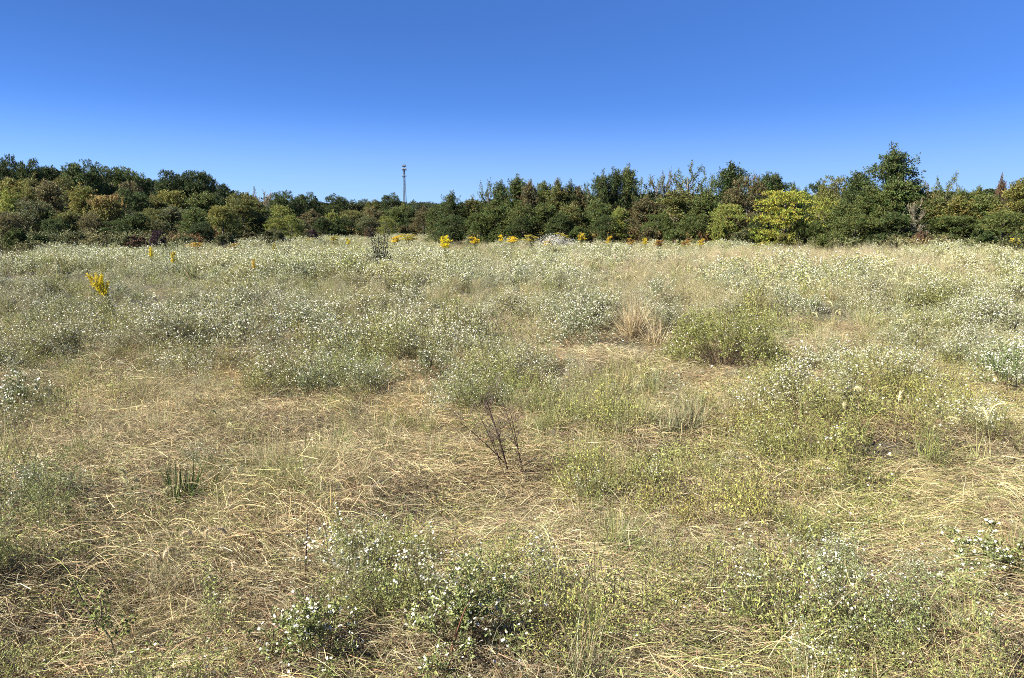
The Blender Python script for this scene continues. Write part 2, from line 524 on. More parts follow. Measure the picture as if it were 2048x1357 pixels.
def p_love(seed, h=.5, n=60, c=(.37, .335, .19)):
    """fine hazy panicle grass: culms carrying clouds of tiny spikelets"""
    rng = np.random.default_rng(seed); g = G()
    base = np.stack([rng.normal(0, .09, n), rng.normal(0, .09, n), np.zeros(n)], 1)
    az = rng.uniform(0, 2 * math.pi, n); el = math.pi / 2 - np.abs(rng.normal(0, .4, n))
    d = np.stack([np.cos(az) * np.cos(el), np.sin(az) * np.cos(el), np.sin(el)], 1)
    L = h * rng.uniform(.6, 1.1, n); dr = rng.uniform(.0, .3, n)
    cc = pick(STRAW, n, rng) * .85
    blades(g, base, d, L, .0022, dr, colarr(cc, n, rng), rng, 4, .004, .03, .4)
    k = 9; bi = np.repeat(np.arange(n), k); t = rng.uniform(.45, 1, n * k)
    p = base[bi] + d[bi] * (L[bi] * t)[:, None]; p[:, 2] -= dr[bi] * L[bi] * t * t
    bd = nrm(d[bi] * .6 + rand_unit(n * k, rng)); bl = h * rng.uniform(.06, .2, n * k)
    blades(g, p, bd, bl, .0014, .1, colarr(c, n * k, rng), rng, 2, .004, .03, .3)
    m = n * k * 3; ci = np.repeat(np.arange(n * k), 3)
    q = p[ci] + bd[ci] * (bl[ci] * rng.uniform(.3, 1.05, m))[:, None]
    q[:, 2] = np.maximum(q[:, 2], .006)
    leaves(g, q, rand_unit(m, rng), .008 * rng.uniform(.7, 1.5, m), .0035, colarr(c, m, rng, .3, .1), rng)
    k = 34
    b2 = np.stack([rng.normal(0, .08, k), rng.normal(0, .08, k), np.zeros(k)], 1)
    az = rng.uniform(0, 2 * math.pi, k); el = rng.uniform(.5, 1.3, k)
    d2 = np.stack([np.cos(az) * np.cos(el), np.sin(az) * np.cos(el), np.sin(el)], 1)
    blades(g, b2, d2, rng.uniform(.5, .9, k) * h, .004, rng.uniform(.2, .6, k), colarr(pick(np.concatenate([STRAW, GREENS]), k, rng), k, rng), rng, 4)
    return g

def head_curve(p, d, L, droop, k=9):
    """nodding seed-head axis: leaves p along d and bends over to the side and down"""
    pts = [np.array(p, float)]; d = np.array(d, float)
    hor = np.array([d[0], d[1], 0.0]); hor /= max(np.linalg.norm(hor), 1e-6)
    for i in range(k):
        a = droop * (i + 1) / k
        dd = d * math.cos(a) + (hor * .75 + np.array([0, 0, -1.0])) * math.sin(a)
        dd /= np.linalg.norm(dd)
        pts.append(pts[-1] + dd * L / k)
    return np.array(pts)

def seed_head(g, p, d, L, rad, droop, rng, c=(.54, .49, .25)):
    pts = head_curve(p, d, L, droop)
    t = np.linspace(0, 1, len(pts))
    prof = rad * .55 * np.sin(np.clip(t * .92 + .08, 0, 1) * math.pi) ** .5 + .0008
    tube(g, pts, prof * .65, np.array(c), 6, 1.0)
    n = 260
    u = rng.uniform(0, .999, n) * (len(pts) - 1); i = u.astype(int); f = (u - i)[:, None]
    b = pts[i] * (1 - f) + pts[i + 1] * f
    ax = nrm(pts[i + 1] - pts[i])
    dd = nrm(ax * .75 + rand_unit(n, rng))
    blades(g, b, dd, rad * rng.uniform(1.0, 2.0, n), .0022, 0, colarr(c, n, rng, .25), rng, 2, -9, 0, .5)

# ------------------------------------------------------------------ scattering of what nobody could count
def source(name, g):
    """an object only used as the shape of scattered plants; never linked to the scene"""
    return bpy.data.objects.new(name, g.mesh(name, M_FIELD))

def scatter(name, label, cat, srcs, pts, rot, scl, idx, tint):
    n = len(pts)
    me = bpy.data.meshes.new(name)
    me.vertices.add(n); me.vertices.foreach_set("co", np.asarray(pts, np.float32).ravel())
    def att(nm_, ty, arr, key):
        a = me.attributes.new(nm_, ty, 'POINT'); a.data.foreach_set(key, np.ascontiguousarray(arr).ravel())
    att("rot", 'FLOAT_VECTOR', np.asarray(rot, np.float32), "vector")
    att("scl", 'FLOAT_VECTOR', np.asarray(scl, np.float32), "vector")
    att("idx", 'INT', np.asarray(idx, np.int32), "value")
    att("tint", 'FLOAT_COLOR', np.concatenate([np.asarray(tint, np.float32), np.ones((n, 1), np.float32)], 1), "color")
    o = bpy.data.objects.new(name, me); COL.objects.link(o)
    me.materials.append(M_FIELD)
    t = bpy.data.node_groups.new(name, 'GeometryNodeTree')
    t.interface.new_socket("Geometry", in_out='INPUT', socket_type='NodeSocketGeometry')
    t.interface.new_socket("Geometry", in_out='OUTPUT', socket_type='NodeSocketGeometry')
    gi = t.nodes.new("NodeGroupInput"); go = t.nodes.new("NodeGroupOutput")
    gti = t.nodes.new("GeometryNodeGeometryToInstance")
    for s in reversed(srcs):
        oi = t.nodes.new("GeometryNodeObjectInfo"); oi.inputs['Object'].default_value = s
        oi.inputs['As Instance'].default_value = False
        t.links.new(oi.outputs['Geometry'], gti.inputs[0])
    iop = t.nodes.new("GeometryNodeInstanceOnPoints")
    t.links.new(gi.outputs[0], iop.inputs['Points'])
    t.links.new(gti.outputs[0], iop.inputs['Instance'])
    iop.inputs['Pick Instance'].default_value = True
    def na(nm_, ty):
        a = t.nodes.new("GeometryNodeInputNamedAttribute"); a.data_type = ty; a.inputs['Name'].default_value = nm_
        return a.outputs[0]
    t.links.new(na("idx", 'INT'), iop.inputs['Instance Index'])
    t.links.new(na("rot", 'FLOAT_VECTOR'), iop.inputs['Rotation'])
    t.links.new(na("scl", 'FLOAT_VECTOR'), iop.inputs['Scale'])
    t.links.new(iop.outputs[0], go.inputs[0])
    md = o.modifiers.new("scatter", 'NODES'); md.node_group = t
    tag(o, label, cat, kind="stuff")
    return o

def border(x, y):
    """distance of the wood's edge in the direction of the point"""
    a = x / np.maximum(y, .1)
    return np.interp(a, [-.9, -.55, -.40, -.30, -.10, -.05, .10, .35, .45, .9], [45, 46, 56, 92, 98, 66, 62, 60, 48, 46])

def candidates(density, y0, y1, rng):
    """points of the visible wedge with a margin at the sides"""
    W = .76 * y1 + 3.2
    n = int(density * (y1 - y0) * 2 * W)
    x = rng.uniform(-W, W, n); y = rng.uniform(y0, y1, n)
    k = (np.abs(x) < .76 * y + 3.2) & (y < border(x, y) + 1.0)
    return x[k], y[k]

def ell(px, py, l):
    s = np.zeros_like(px)
    for cx, cy, rx, ry, a in l:
        s = s + a * np.exp(-(((px - cx) / rx) ** 2 + ((py - cy) / ry) ** 2))
    return s

# where each kind grows (places read off the photograph's ground)
P_STRAW = [(250, 850, 210, 100, 1.3), (190, 740, 170, 35, .8), (540, 1040, 150, 55, 1.6), (470, 770, 170, 55, .9), (1040, 1060, 170, 60, .9), (1270, 1110, 200, 80, 1.0),
           (1900, 960, 190, 80, 1.5), (1780, 1060, 160, 60, .8), (1950, 1230, 160, 60, 1.2), (1500, 1290, 200, 60, 1.1), (1760, 1230, 150, 60, .8), (380, 1170, 130, 60, .6),
           (700, 800, 110, 45, .7), (640, 960, 110, 50, .6), (1080, 800, 110, 60, .5), (1270, 770, 90, 50, .4), (1640, 940, 130, 60, .6), (60, 1000, 90, 40, .4), (850, 960, 120, 50, .5)]
P_GREEN = [(90, 1120, 190, 130, 1.3), (740, 1120, 150, 80, 1.4), (1470, 980, 190, 80, 1.2), (1560, 1120, 170, 70, 1.1), (420, 960, 120, 80, .8), (1560, 850, 170, 70, 1.0), (300, 1270, 180, 70, .6),
           (1120, 1250, 140, 60, .8), (1700, 1300, 160, 50, .7), (640, 700, 120, 40, .4), (1260, 830, 130, 50, .6), (1440, 690, 160, 70, .5), (1800, 800, 160, 60, .6), (1950, 1120, 110, 60, .5)]
P_TUFT = [(785, 890, 75, 40, 1.6), (370, 985, 60, 60, 1.5), (620, 895, 110, 50, 1.0), (1350, 840, 100, 60, 1.4), (1250, 800, 100, 60, .6), (1750, 575, 170, 22, 2.2), (680, 600, 80, 25, 1.0), (1280, 1000, 150, 60, .4),
          (130, 1050, 60, 40, .7), (1900, 880, 140, 40, .9), (560, 900, 60, 40, .5), (1200, 1180, 80, 40, .4), (640, 490, 60, 12, 1.6), (1450, 515, 200, 16, .5)]
P_LOVE = [(1380, 590, 150, 35, 1.2), (1500, 540, 300, 30, .9), (1750, 535, 200, 22, 1.0), (300, 690, 160, 35, 1.3), (420, 870, 110, 60, .9), (850, 650, 120, 30, .5), (1060, 700, 100, 40, .5), (1150, 770, 130, 50, .7), (520, 700, 80, 35, .8), (1270, 620, 90, 40, .9),
          (1650, 760, 120, 50, .5), (360, 1180, 120, 60, .6), (1330, 1240, 120, 60, .7), (700, 1210, 170, 50, .4), (1480, 1150, 120, 60, .4)]
P_ASTER = [(940, 1220, 170, 90, 1.6), (2000, 730, 90, 90, 1.5), (60, 800, 70, 60, 1.0), (620, 790, 60, 50, .8), (850, 740, 110, 40, .9), (1990, 1120, 130, 40, .8), (1480, 690, 150, 60, 1.0), (1740, 640, 280, 50, .5),
           (640, 1320, 140, 50, .7), (1100, 640, 130, 70, .6), (1640, 1330, 160, 30, .4), (40, 830, 60, 40, .8), (1700, 760, 200, 60, .5), (950, 720, 200, 50, .4), (1100, 1330, 200, 40, .5)]
P_BLOOM = [(940, 1230, 150, 70, .5), (2010, 730, 90, 100, .9), (1110, 560, 120, 40, .5), (600, 655, 90, 20, .5), (300, 520, 260, 40, .35), (900, 520, 350, 40, .4), (1180, 600, 60, 40, .4), (1600, 610, 120, 20, .4),
           (1960, 570, 80, 25, .4), (1780, 500, 130, 10, .5), (1130, 490, 90, 12, .5)]
P_BARE = [(250, 850, 190, 90, 1), (540, 1040, 140, 50, 1), (450, 770, 150, 50, .8), (1900, 960, 170, 70, 1), (1270, 1110, 170, 70, .6)]

def weights(x, y):
    z = gz(x, y)
    px, py = to_px(x, y, z + .15)
    far = np.clip((8.5 - 0 * y - np.maximum(0, 8.5 - y) * 1.0 - 3.5) / 5.0, 0, 1)   # 0 near, 1 beyond 8.5 m
    n1 = fbm(x, y, .9, 21); n2 = fbm(x, y, .8, 31); n3 = fbm(x, y, 1.1, 41); n4 = fbm(x, y, 1.4, 51); n5 = fbm(x, y, 1.5, 61)
    vis = (py > 470) & (py < 1500) & (px > -300) & (px < 2350)
    e = lambda l: ell(px, py, l) * vis
    s = dict(
        straw=np.clip((.07 + 1.0 * (n1 - .45)) * (1 - .85 * far) + .44 * e(P_STRAW), 0, 1.6),
        weed=np.clip((.28 + 2.0 * (n2 - .48)) * (1 - .6 * far) + .6 * e(P_GREEN), 0, 1.6),
        tuft=np.clip(.24 + 1.0 * (n3 - .5) + e(P_TUFT), 0, 1.8),
        love=np.clip(.07 + .9 * (n4 - .5) + .8 * e(P_LOVE), 0, 1.5),
        aster=np.clip(.42 + 2.4 * (n5 - .5) * (1 - .25 * far) + .42 * far + .6 * e(P_GREEN) + e(P_ASTER) - .5 * e(P_LOVE), 0, 1.6),
        bloom=np.clip(.16 + .38 * far + 1.2 * (fbm(x, y, 1.7, 71) - .5) + .25 * far + e(P_BLOOM), 0, 1))
    bare = np.clip(e(P_BARE), 0, 1)
    for k in ('weed', 'tuft', 'love', 'aster'):
        s[k] = s[k] * (1 - .8 * bare)
    return px, py, z, far, s

# room left round the single plants: (pixel x, pixel y of the foot, radius)
ROOM = [(1450, 750, .75), (1268, 690, .4), (1310, 700, .3), (1800, 640, .4), (1960, 930, .25), (1022, 985, .34), (372, 1010, .22), (785, 920, .25), (1345, 880, .25), (1385, 860, .22), (930, 1310, .3),
        (2015, 790, .4), (625, 815, .3), (236, 596, .3), (1150, 700, .5), (1620, 650, .35), (1690, 600, .4), (1790, 598, .4), (1870, 600, .4), (238, 1352, .2), (611, 1172, .14), (410, 930, .14), (1250, 640, .3),
        (1300, 820, .15), (1655, 720, .2), (1810, 735, .25), (1880, 700, .2), (1320, 620, .3), (600, 690, .35), (850, 775, .3), (640, 1345, .25), (1730, 880, .15), (893, 1350, .1), (300, 1060, .12), (430, 1180, .12)]
ROOM = [(*on_ground(a, b), r) for a, b, r in ROOM]

HOLES = [(525, 615, .4), (560, 725, .42), (1180, 715, .35), (78, 905, .22), (640, 1340, .22), (1092, 968, .16), (740, 700, .35), (820, 585, .5), (1560, 900, .2), (1660, 800, .3), (1890, 600, .4), (620, 850, .22), (1500, 790, .3), (300, 620, .4),
         (940, 1300, .25), (1720, 1150, .16), (1880, 1300, .14), (1960, 1050, .15), (230, 900, .14), (450, 1030, .16), (1600, 1210, .15), (780, 1170, .14), (1010, 640, .4), (1300, 500, .8), (760, 530, .7), (1500, 620, .35), (120, 640, .4), (60, 1290, .2)]
HOLES = [(*on_ground(a, b), r) for a, b, r in HOLES]

def clear_of(x, y):
    k = np.ones(len(x), bool)
    for cx, cy, r in HOLES:
        k &= ((x - cx) / 1.3) ** 2 + (y - cy) ** 2 > (r * (.35 + .6 * vnoise(x * 4, y * 4, 3))) ** 2
    for cx, cy, r in ROOM:
        k &= (x - cx) ** 2 + (y - cy) ** 2 > r * r
    return k

def lower(x, y):
    """plants stay low on the near side of the single plants, as they do in the photograph"""
    f = np.ones(len(x))
    for cx, cy, r in ROOM:
        dy = cy - y
        f = np.where((dy > -.2) & (dy < r + 1.5) & (np.abs(x - cx) < r * 1.3), np.minimum(f, .26 if r > .7 else .42), f)
    return f

def lay(kind, dens, y0, y1, rng):
    x, y = candidates(dens * 1.6, y0, y1, rng)
    px, py, z, far, s = weights(x, y)
    k = (rng.random(len(x)) < s[kind] / 1.6) & clear_of(x, y)
    return x[k], y[k], z[k], px[k], py[k], far[k], {a: b[k] for a, b in s.items()}

def tilt(n, rng, a=.15):
    return np.stack([rng.normal(0, a, n), rng.normal(0, a, n), rng.uniform(0, 2 * math.pi, n)], 1)

def hue_tint(x, y, rng, seed, g2y=.3, var=.15):
    """slow drift of a plant's colour across the field, between grey green, yellow green and brown"""
    n = len(x)
    a = (fbm(x, y, 1.3, seed) - .5) * 2 * g2y; b = 1 + rng.uniform(-var, var, n)
    br = np.clip(fbm(x, y, 2.0, seed + 7) - .5, 0, 1) * 1.2
    return np.stack([b * (1 + a * .5 + br * .14), b * (1 + .05 * a), b * (1 - a * .5 + br * .1)], 1)

def build_field():
    rng = np.random.default_rng(77)
    # litter over all the near ground
    x, y = candidates(26, 1.3, 13, rng)
    n = len(x)
    src = [source("litter", p_thatch(i)) for i in range(4)]
    scatter("straw_litter", "short broken straw and dead leaves littering the trampled ground", "straw litter", src,
            np.stack([x, y, gz(x, y)], 1), tilt(n, rng, .05), np.repeat(rng.uniform(.8, 1.3, (n, 1)), 3, 1), rng.integers(0, 4, n), hue_tint(x, y, rng, 3, .15))
    # lodged grass: the direction of the lay swirls slowly over the field
    src = [source("lodged", p_straw(10 + i, .10 if i < 4 else .55)) for i in range(8)]
    P, T, Sc, I, C = [], [], [], [], []
    for dens, y0, y1, sc in ((26, 1.4, 9, 1.0), (9, 9, 22, 1.25)):
        x, y, z, px, py, far, s = lay('straw', dens, y0, y1, rng)
        n = len(x)
        ang = -.65 + 2.6 * (fbm(x, y, 1.5, 91, 2) - .5) * 2 + rng.normal(0, .22, n)
        P.append(np.stack([x, y, z + rng.uniform(-.01, .05, n)], 1))
        T.append(np.stack([rng.normal(0, .06, n), rng.normal(0, .08, n), ang], 1))
        k = sc * rng.uniform(.75, 1.25, n); Sc.append(np.stack([k, k, k], 1))
        gr = rng.random(n) < np.clip(.12 + .8 * (px > 1250) * (fbm(x, y, .8, 14) > .5) + .25 * (fbm(x, y, .8, 14) - .4), 0, 1)
        I.append(np.where(gr, rng.integers(4, 8, n), rng.integers(0, 4, n)))
        C.append(hue_tint(x, y, rng, 13, .18, .12))
    scatter("lodged_grass", "pale straw and yellow green grass lying flat in swirls", "flattened grass", src, *map(np.concatenate, (P, T, Sc, I, C)))
    # low green weeds
    src = [source("weed", p_weed(30 + i)) for i in range(5)]
    P, T, Sc, I, C = [], [], [], [], []
    for dens, y0, y1, sc in ((30, 1.4, 9, 1.0), (7, 9, 22, 1.6)):
        x, y, z, px, py, far, s = lay('weed', dens, y0, y1, rng)
        n = len(x)
        P.append(np.stack([x, y, z], 1)); T.append(tilt(n, rng)); k = sc * rng.uniform(.7, 1.3, n)
        Sc.append(np.stack([k, k, k * np.sqrt(lower(x, y)) * np.clip(1.0 + 3.0 * (fbm(x, y, .8, 87, 2) - .5), .5, 1.45) * rng.uniform(.8, 1.2, n)], 1)); I.append(rng.integers(0, 5, n)); C.append(hue_tint(x, y, rng, 23, .35))
    scatter("low_weeds", "low sprawling yellow green weeds between the flattened grass", "weeds", src, *map(np.concatenate, (P, T, Sc, I, C)))
    # grass tufts
    src = [source("tuft", p_tuft(50 + i, dry=(.2, .35, .6, .8)[i % 4])) for i in range(6)] + [source("tuft", p_tuft(60 + i, dry=.3, n=60, h=.75, W=.012)) for i in range(3)]
    P, T, Sc, I, C = [], [], [], [], []
    for dens, y0, y1, sc, far_ in ((14, 1.5, 9, .8, 0), (5, 9, 22, 1.15, 0), (2.2, 22, 99, 1.15, 1)):
        x, y, z, px, py, far, s = lay('tuft', dens, y0, y1, rng)
        n = len(x)
        P.append(np.stack([x, y, z], 1)); T.append(tilt(n, rng, .12)); k = sc * rng.uniform(.65, 1.2, n) * lower(x, y)
        Sc.append(np.stack([k, k, k], 1)); I.append(rng.integers(6, 9, n) if far_ else rng.integers(0, 6, n)); C.append(hue_tint(x, y, rng, 33, .25))
    scatter("wild_grass", "green and half dry grass tufts growing through the meadow", "grass", src, *map(np.concatenate, (P, T, Sc, I, C)))
    # hazy panicle grass
    src = [source("panicle", p_love(70 + i)) for i in range(4)] + [source("panicle", p_love(80 + i, .75, 40, (.46, .39, .23))) for i in range(2)]
    P, T, Sc, I, C = [], [], [], [], []
    for dens, y0, y1, sc, far_ in ((9, 1.6, 9, .75, 0), (8, 9, 22, 1.0, 0), (3.2, 22, 99, 1.1, 1)):
        x, y, z, px, py, far, s = lay('love', dens, y0, y1, rng)
        n = len(x)
        P.append(np.stack([x, y, z], 1)); T.append(tilt(n, rng, .12)); k = sc * rng.uniform(.65, 1.2, n) * lower(x, y)
        Sc.append(np.stack([k, k, k], 1)); I.append(rng.integers(4, 6, n) if far_ else rng.integers(0, 4, n)); C.append(hue_tint(x, y, rng, 43, .2))
    scatter("panicle_grass", "hazy tan panicle grass with fine seed clouds", "grass", src, *map(np.concatenate, (P, T, Sc, I, C)))
    # asters: 0-3 with flowers, 4-6 nearly without, 7-9 and 10-11 the coarser ones for far off
    src = [source("aster", p_aster(100 + i, fl=1.0, fr=.0066, petals=6, leafc=(.27, .29, .12))) for i in range(4)] + [source("aster", p_aster(110 + i, fl=.06)) for i in range(3)] \
        + [source("aster", p_aster(120 + i, h=.7, stems=11, br=9, lv=7, fl=1.0, leafL=.04, leafW=.010, fr=.0098, star=False, leafc=(.345, .355, .14))) for i in range(3)] \
        + [source("aster", p_aster(130 + i, h=.7, stems=11, br=9, lv=8, fl=.5, leafL=.04, leafW=.010, fr=.009, star=False, leafc=(.325, .335, .11))) for i in range(2)]
    P, T, Sc, I, C = [], [], [], [], []
    for dens, y0, y1, lo, hi, far_ in ((36, 1.6, 4.5, .45, .82, 0), (26, 4.5, 9, .55, .95, 0), (15, 9, 16, .7, 1.1, 0), (8, 16, 24, .8, 1.15, 0), (3.5, 16, 24, .75, 1.1, 1), (6.5, 24, 99, .68, 1.05, 1)):
        x, y, z, px, py, far, s = lay('aster', dens, y0, y1, rng)
        n = len(x)
        P.append(np.stack([x, y, z], 1)); T.append(tilt(n, rng, .2))
        hm = np.clip(.88 + 2.8 * (fbm(x, y, 1.2 + 2.4 * (y0 > 15), 83, 2) - .5), .30, 1.5)
        if y0 < 5: hm = np.minimum(hm, 1.0 if y0 < 4 else 1.2)
        k = rng.uniform(lo, hi, n) * hm * lower(x, y)
        Sc.append(np.stack([k * 1.05, k * 1.05, k], 1))
        b = rng.random(n) < s['bloom']
        I.append(np.where(b, rng.integers(7, 10, n), rng.integers(10, 12, n)) if far_ else np.where(b, rng.integers(0, 4, n), rng.integers(4, 7, n)))
        C.append(hue_tint(x, y, rng, 53, .3))
    scatter("wild_asters", "mass of wild asters with small white flowers covering the meadow", "wildflowers", src, *map(np.concatenate, (P, T, Sc, I, C)))

    # rusty and olive weeds in a strip along the wood's edge
    src = [source("edge_weed", p_aster(140 + i, h=1.0, stems=10, br=9, lv=7, fl=0, leafL=.07, leafW=.03, star=False, leafc=(1, 1, 1), stemc=(.9, .9, .9), el=.35)) for i in range(3)]
    W = 52
    x = rng.uniform(-W * .9, W * .9, 16000); y = rng.uniform(38, 100, 16000)
    b = border(x, y)
    k = (np.abs(x) < .78 * y + 3) & (y > b - 7 - 4 * (fbm(x, y, 5, 66) - .5)) & (y < b + .5)
    x, y = x[k], y[k]; n = len(x)
    px, py = to_px(x, y, .5 + 0 * x)
    rust = np.clip(ell(px, py, [(560, 480, 180, 60, 1), (1350, 480, 130, 60, 1.1), (1240, 480, 80, 60, .7), (1800, 480, 120, 60, .5), (420, 480, 60, 60, .7)]) + .9 * (fbm(x, y, 3, 67) - .55), 0, 1)[:, None]
    gold = np.clip(ell(px, py, [(820, 470, 60, 60, .9), (1080, 470, 130, 60, .9), (690, 470, 70, 60, .5)]), 0, 1)[:, None]
    c = np.array([(.17, .18, .075)]) * (1 - rust) + np.array([(.27, .15, .07)]) * rust
    c = (c * (1 - gold * .7) + np.array([(.42, .34, .07)]) * gold * .7) * rng.uniform(.7, 1.3, (n, 1))
    k = rng.uniform(.55, 1.1, n) * (.5 + 1.1 * fbm(x, y, 3, 68)) * (1.15 + .3 * np.maximum(rust, gold)[:, 0])
    scatter("edge_weeds", "rusty and olive weeds in a strip between the meadow and the woods", "weeds", src, np.stack([x, y, gz(x, y)], 1), tilt(n, rng, .12), np.stack([k, k, k], 1), rng.integers(0, 3, n), c)

build_field()

# ------------------------------------------------------------------ trees
def crown_radius(z, kind):
    """crown half width (0..1) at height fraction z"""
    if kind == 'plumy':
        return np.interp(z, [0, .08, .3, .5, .68, .82, 1], [.85, 1.0, 1.0, .84, .58, .34, .10])
    if kind == 'spire':
        return np.interp(z, [0, .1, .35, .6, .85, 1], [.9, 1.0, .8, .5, .24, .05])
    if kind == 'sparse':
        return np.interp(z, [0, .1, .4, .7, .9, 1], [.6, .8, 1.0, .95, .65, .2])
    if kind == 'spread':
        return np.interp(z, [0, .12, .3, .55, .8, 1], [.35, .85, 1.0, .92, .65, .15])
    return np.interp(z, [0, .08, .3, .6, .85, .95, 1], [.7, .9, 1.0, .95, .66, .42, .1])

def wood(kind, h, wd, rng, n_limb=16):
    g = G()
    lean = rng.uniform(-.06, .06, 2) * h
    zs = np.linspace(0, h * .8, 7)
    path = np.stack([lean[0] * (zs / h) ** 1.5 + rng.normal(0, .015 * wd, 7), lean[1] * (zs / h) ** 1.5 + rng.normal(0, .015 * wd, 7), zs], 1)
    path[0, :2] = 0
    tube(g, path, np.linspace(.028 * h, .006 * h, 7), (.3, .25, .2), 7)
    tips = []
    for i in range(n_limb):
        f = (.1 + .82 * (i + rng.uniform(0, .8)) / n_limb) * .8
        z0 = f * h
        b = np.array([np.interp(z0, zs, path[:, k]) for k in range(3)])
        az = i * 2.4 + rng.uniform(-.4, .4)
        zt = min(f + rng.uniform(.10, .28), .93)
        rr = crown_radius(zt, kind) * wd * .5 * rng.uniform(.6, .92)
        tip = np.array([rr * math.cos(az), rr * math.sin(az), zt * h])
        mid = (b + tip) / 2 + np.array([0, 0, -.04 * h]) + rng.normal(0, .02 * h, 3)
        t = np.linspace(0, 1, 6)[:, None]
        pts = (1 - t) ** 2 * b + 2 * t * (1 - t) * mid + t * t * tip
        r0 = .012 * h * (1 - f * .7)
        tube(g, pts, np.linspace(r0, r0 * .25, 6), (.3, .25, .2), 5)
        tips.append(pts)
    return g, tips

def crown(kind, h, wd, seed, dens=1.0, leaf=.14, palette=None):
    """foliage as leaf-sized quads on shoots; kinds differ in how the shoots stand"""
    rng = np.random.default_rng(seed); g = G()
    gw, limbs = wood(kind, h, wd, rng, 18 if kind != 'sparse' else 24)
    S_, D_, L_, K_ = [], [], [], []
    def shoots(n, zlo, zhi, rlo, rhi, upness, length, jit=.5):
        z = rng.uniform(zlo, zhi, n) ** .9
        az = rng.uniform(0, 2 * math.pi, n)
        lob = 1 + .22 * np.sin(3 * az + 9 * z + seed) + .14 * np.sin(5 * az - 13 * z + 2 * seed)
        r = crown_radius(z, kind) * wd * .5 * np.sqrt(rng.uniform(rlo ** 2, rhi ** 2, n)) * lob
        p = np.stack([r * np.cos(az), r * np.sin(az), z * h], 1)
        o = np.stack([np.cos(az), np.sin(az), np.zeros(n)], 1)
        d = nrm(o * (1 - upness) + np.array([0, 0, upness]) + rand_unit(n, rng) * jit)
        S_.append(p); D_.append(d); L_.append(length * rng.uniform(.6, 1.3, n))
    if kind in ('plumy', 'spire'):            # clusters of sprays with gaps between, round a leafy core
        nb = int(72 * dens)
        for k in range(nb):
            z = rng.uniform(.03, .84); az = k * 2.4 + rng.uniform(-.5, .5)
            rr = crown_radius(z, kind) * wd * .5 * rng.uniform(.5, 1.0) * (1 + .2 * math.sin(3 * az + 9 * z + seed))
            c = np.array([rr * math.cos(az), rr * math.sin(az), z * h]); m = 10
            S_.append(c + rng.normal(0, 1, (m, 3)) * np.array([.075 * wd, .075 * wd, .018 * h]))
            D_.append(nrm(np.array([math.cos(az) * .55, math.sin(az) * .55, .45]) + rand_unit(m, rng) * .5)); L_.append(.065 * h * rng.uniform(.6, 1.3, m))
        shoots(int(170 * dens), .02, .85, .0, .62, .5, .08 * h)
        nl = 13                               # leaders sticking out of the top, each with rising side sprays
        for k in range(nl):
            a = rng.uniform(0, 6.28); rr = rng.uniform(0, .55) * wd * .5
            zt = rng.uniform(.88, 1.0) * h * (1 - .30 * rr / (wd * .5))
            m = 24
            z = zt - .34 * h * (1 - np.linspace(0, 1, m) ** 1.0)
            fl = (z - zt) * .25
            p = np.stack([(rr + fl) * math.cos(a) + rng.normal(0, .008 * wd, m), (rr + fl) * math.sin(a) + rng.normal(0, .008 * wd, m), z], 1)
            tube(gw, [p[0], p[-1]], [.005 * h, .0015 * h], (.3, .25, .2), 4)
            aa = np.arange(m) * 2.4
            S_.append(p); D_.append(nrm(np.stack([np.cos(aa) * .8, np.sin(aa) * .8, np.full(m, .8)], 1) + rand_unit(m, rng) * .25))
            L_.append((.085 - .05 * np.linspace(0, 1, m)) * h)
    elif kind == 'sparse':
        for pts in limbs:
            m = int(15 * dens)
            u = rng.uniform(.25, 1, m) * (len(pts) - 1.001); i = u.astype(int); f = (u - i)[:, None]
            S_.append(pts[i] * (1 - f) + pts[i + 1] * f)
            D_.append(nrm(rand_unit(m, rng) * .7 + np.array([0, 0, .6]) + nrm(pts[-1] - pts[0]) * .6)); L_.append(.085 * h * rng.uniform(.6, 1.3, m))
        shoots(int(170 * dens), .0, .5, .2, 1.0, .5, .09 * h)
    elif kind == 'spread':                    # layered sprays
        for lyr in range(15):
            z = .1 + .86 * (lyr + rng.uniform(0, .6)) / 15
            for k in range(6):
                az = rng.uniform(0, 6.28); rr = crown_radius(z, kind) * wd * .5 * rng.uniform(.35, .95)
                c = np.array([rr * math.cos(az), rr * math.sin(az), z * h])
                m = int(13 * dens)
                q = c + rng.normal(0, 1, (m, 3)) * np.array([.09 * wd, .09 * wd, .011 * h])
                S_.append(q); D_.append(nrm(np.array([math.cos(az), math.sin(az), .05]) + rand_unit(m, rng) * .55)); L_.append(.07 * h * rng.uniform(.6, 1.2, m))
    else:                                     # oak and bush: rounded billows
        nb = 46
        for k in range(nb):
            z = rng.uniform(.06, .93); az = rng.uniform(0, 6.28)
            rr = crown_radius(z, kind) * wd * .5 * rng.uniform(.45, .86)
            c = np.array([rr * math.cos(az), rr * math.sin(az), z * h])
            br = rng.uniform(.10, .19) * min(wd, h)
            m = int(32 * dens)
            u = rand_unit(m, rng); u[:, 2] = np.where(u[:, 2] < -.3, -u[:, 2], u[:, 2])
            S_.append(c + u * br * rng.uniform(.55, 1.0, (m, 1))); D_.append(nrm(u + rand_unit(m, rng) * .6 + np.array([0, 0, .2]))); L_.append(np.full(m, .032 * h))
    P = np.concatenate(S_); D = np.concatenate(D_); L = np.concatenate(L_)
    ns = len(P); k = 18
    si = np.repeat(np.arange(ns), k)
    u = rng.uniform(0, 1, ns * k)
    q = P[si] + D[si] * (L[si] * u)[:, None] + rng.normal(0, .012 * h, (ns * k, 3)) * (1.15 - u)[:, None]
    q[:, 2] = np.maximum(q[:, 2], .02 * h)
    ld = nrm(D[si] * .7 + rand_unit(ns * k, rng) + np.array([0, 0, -.15]))
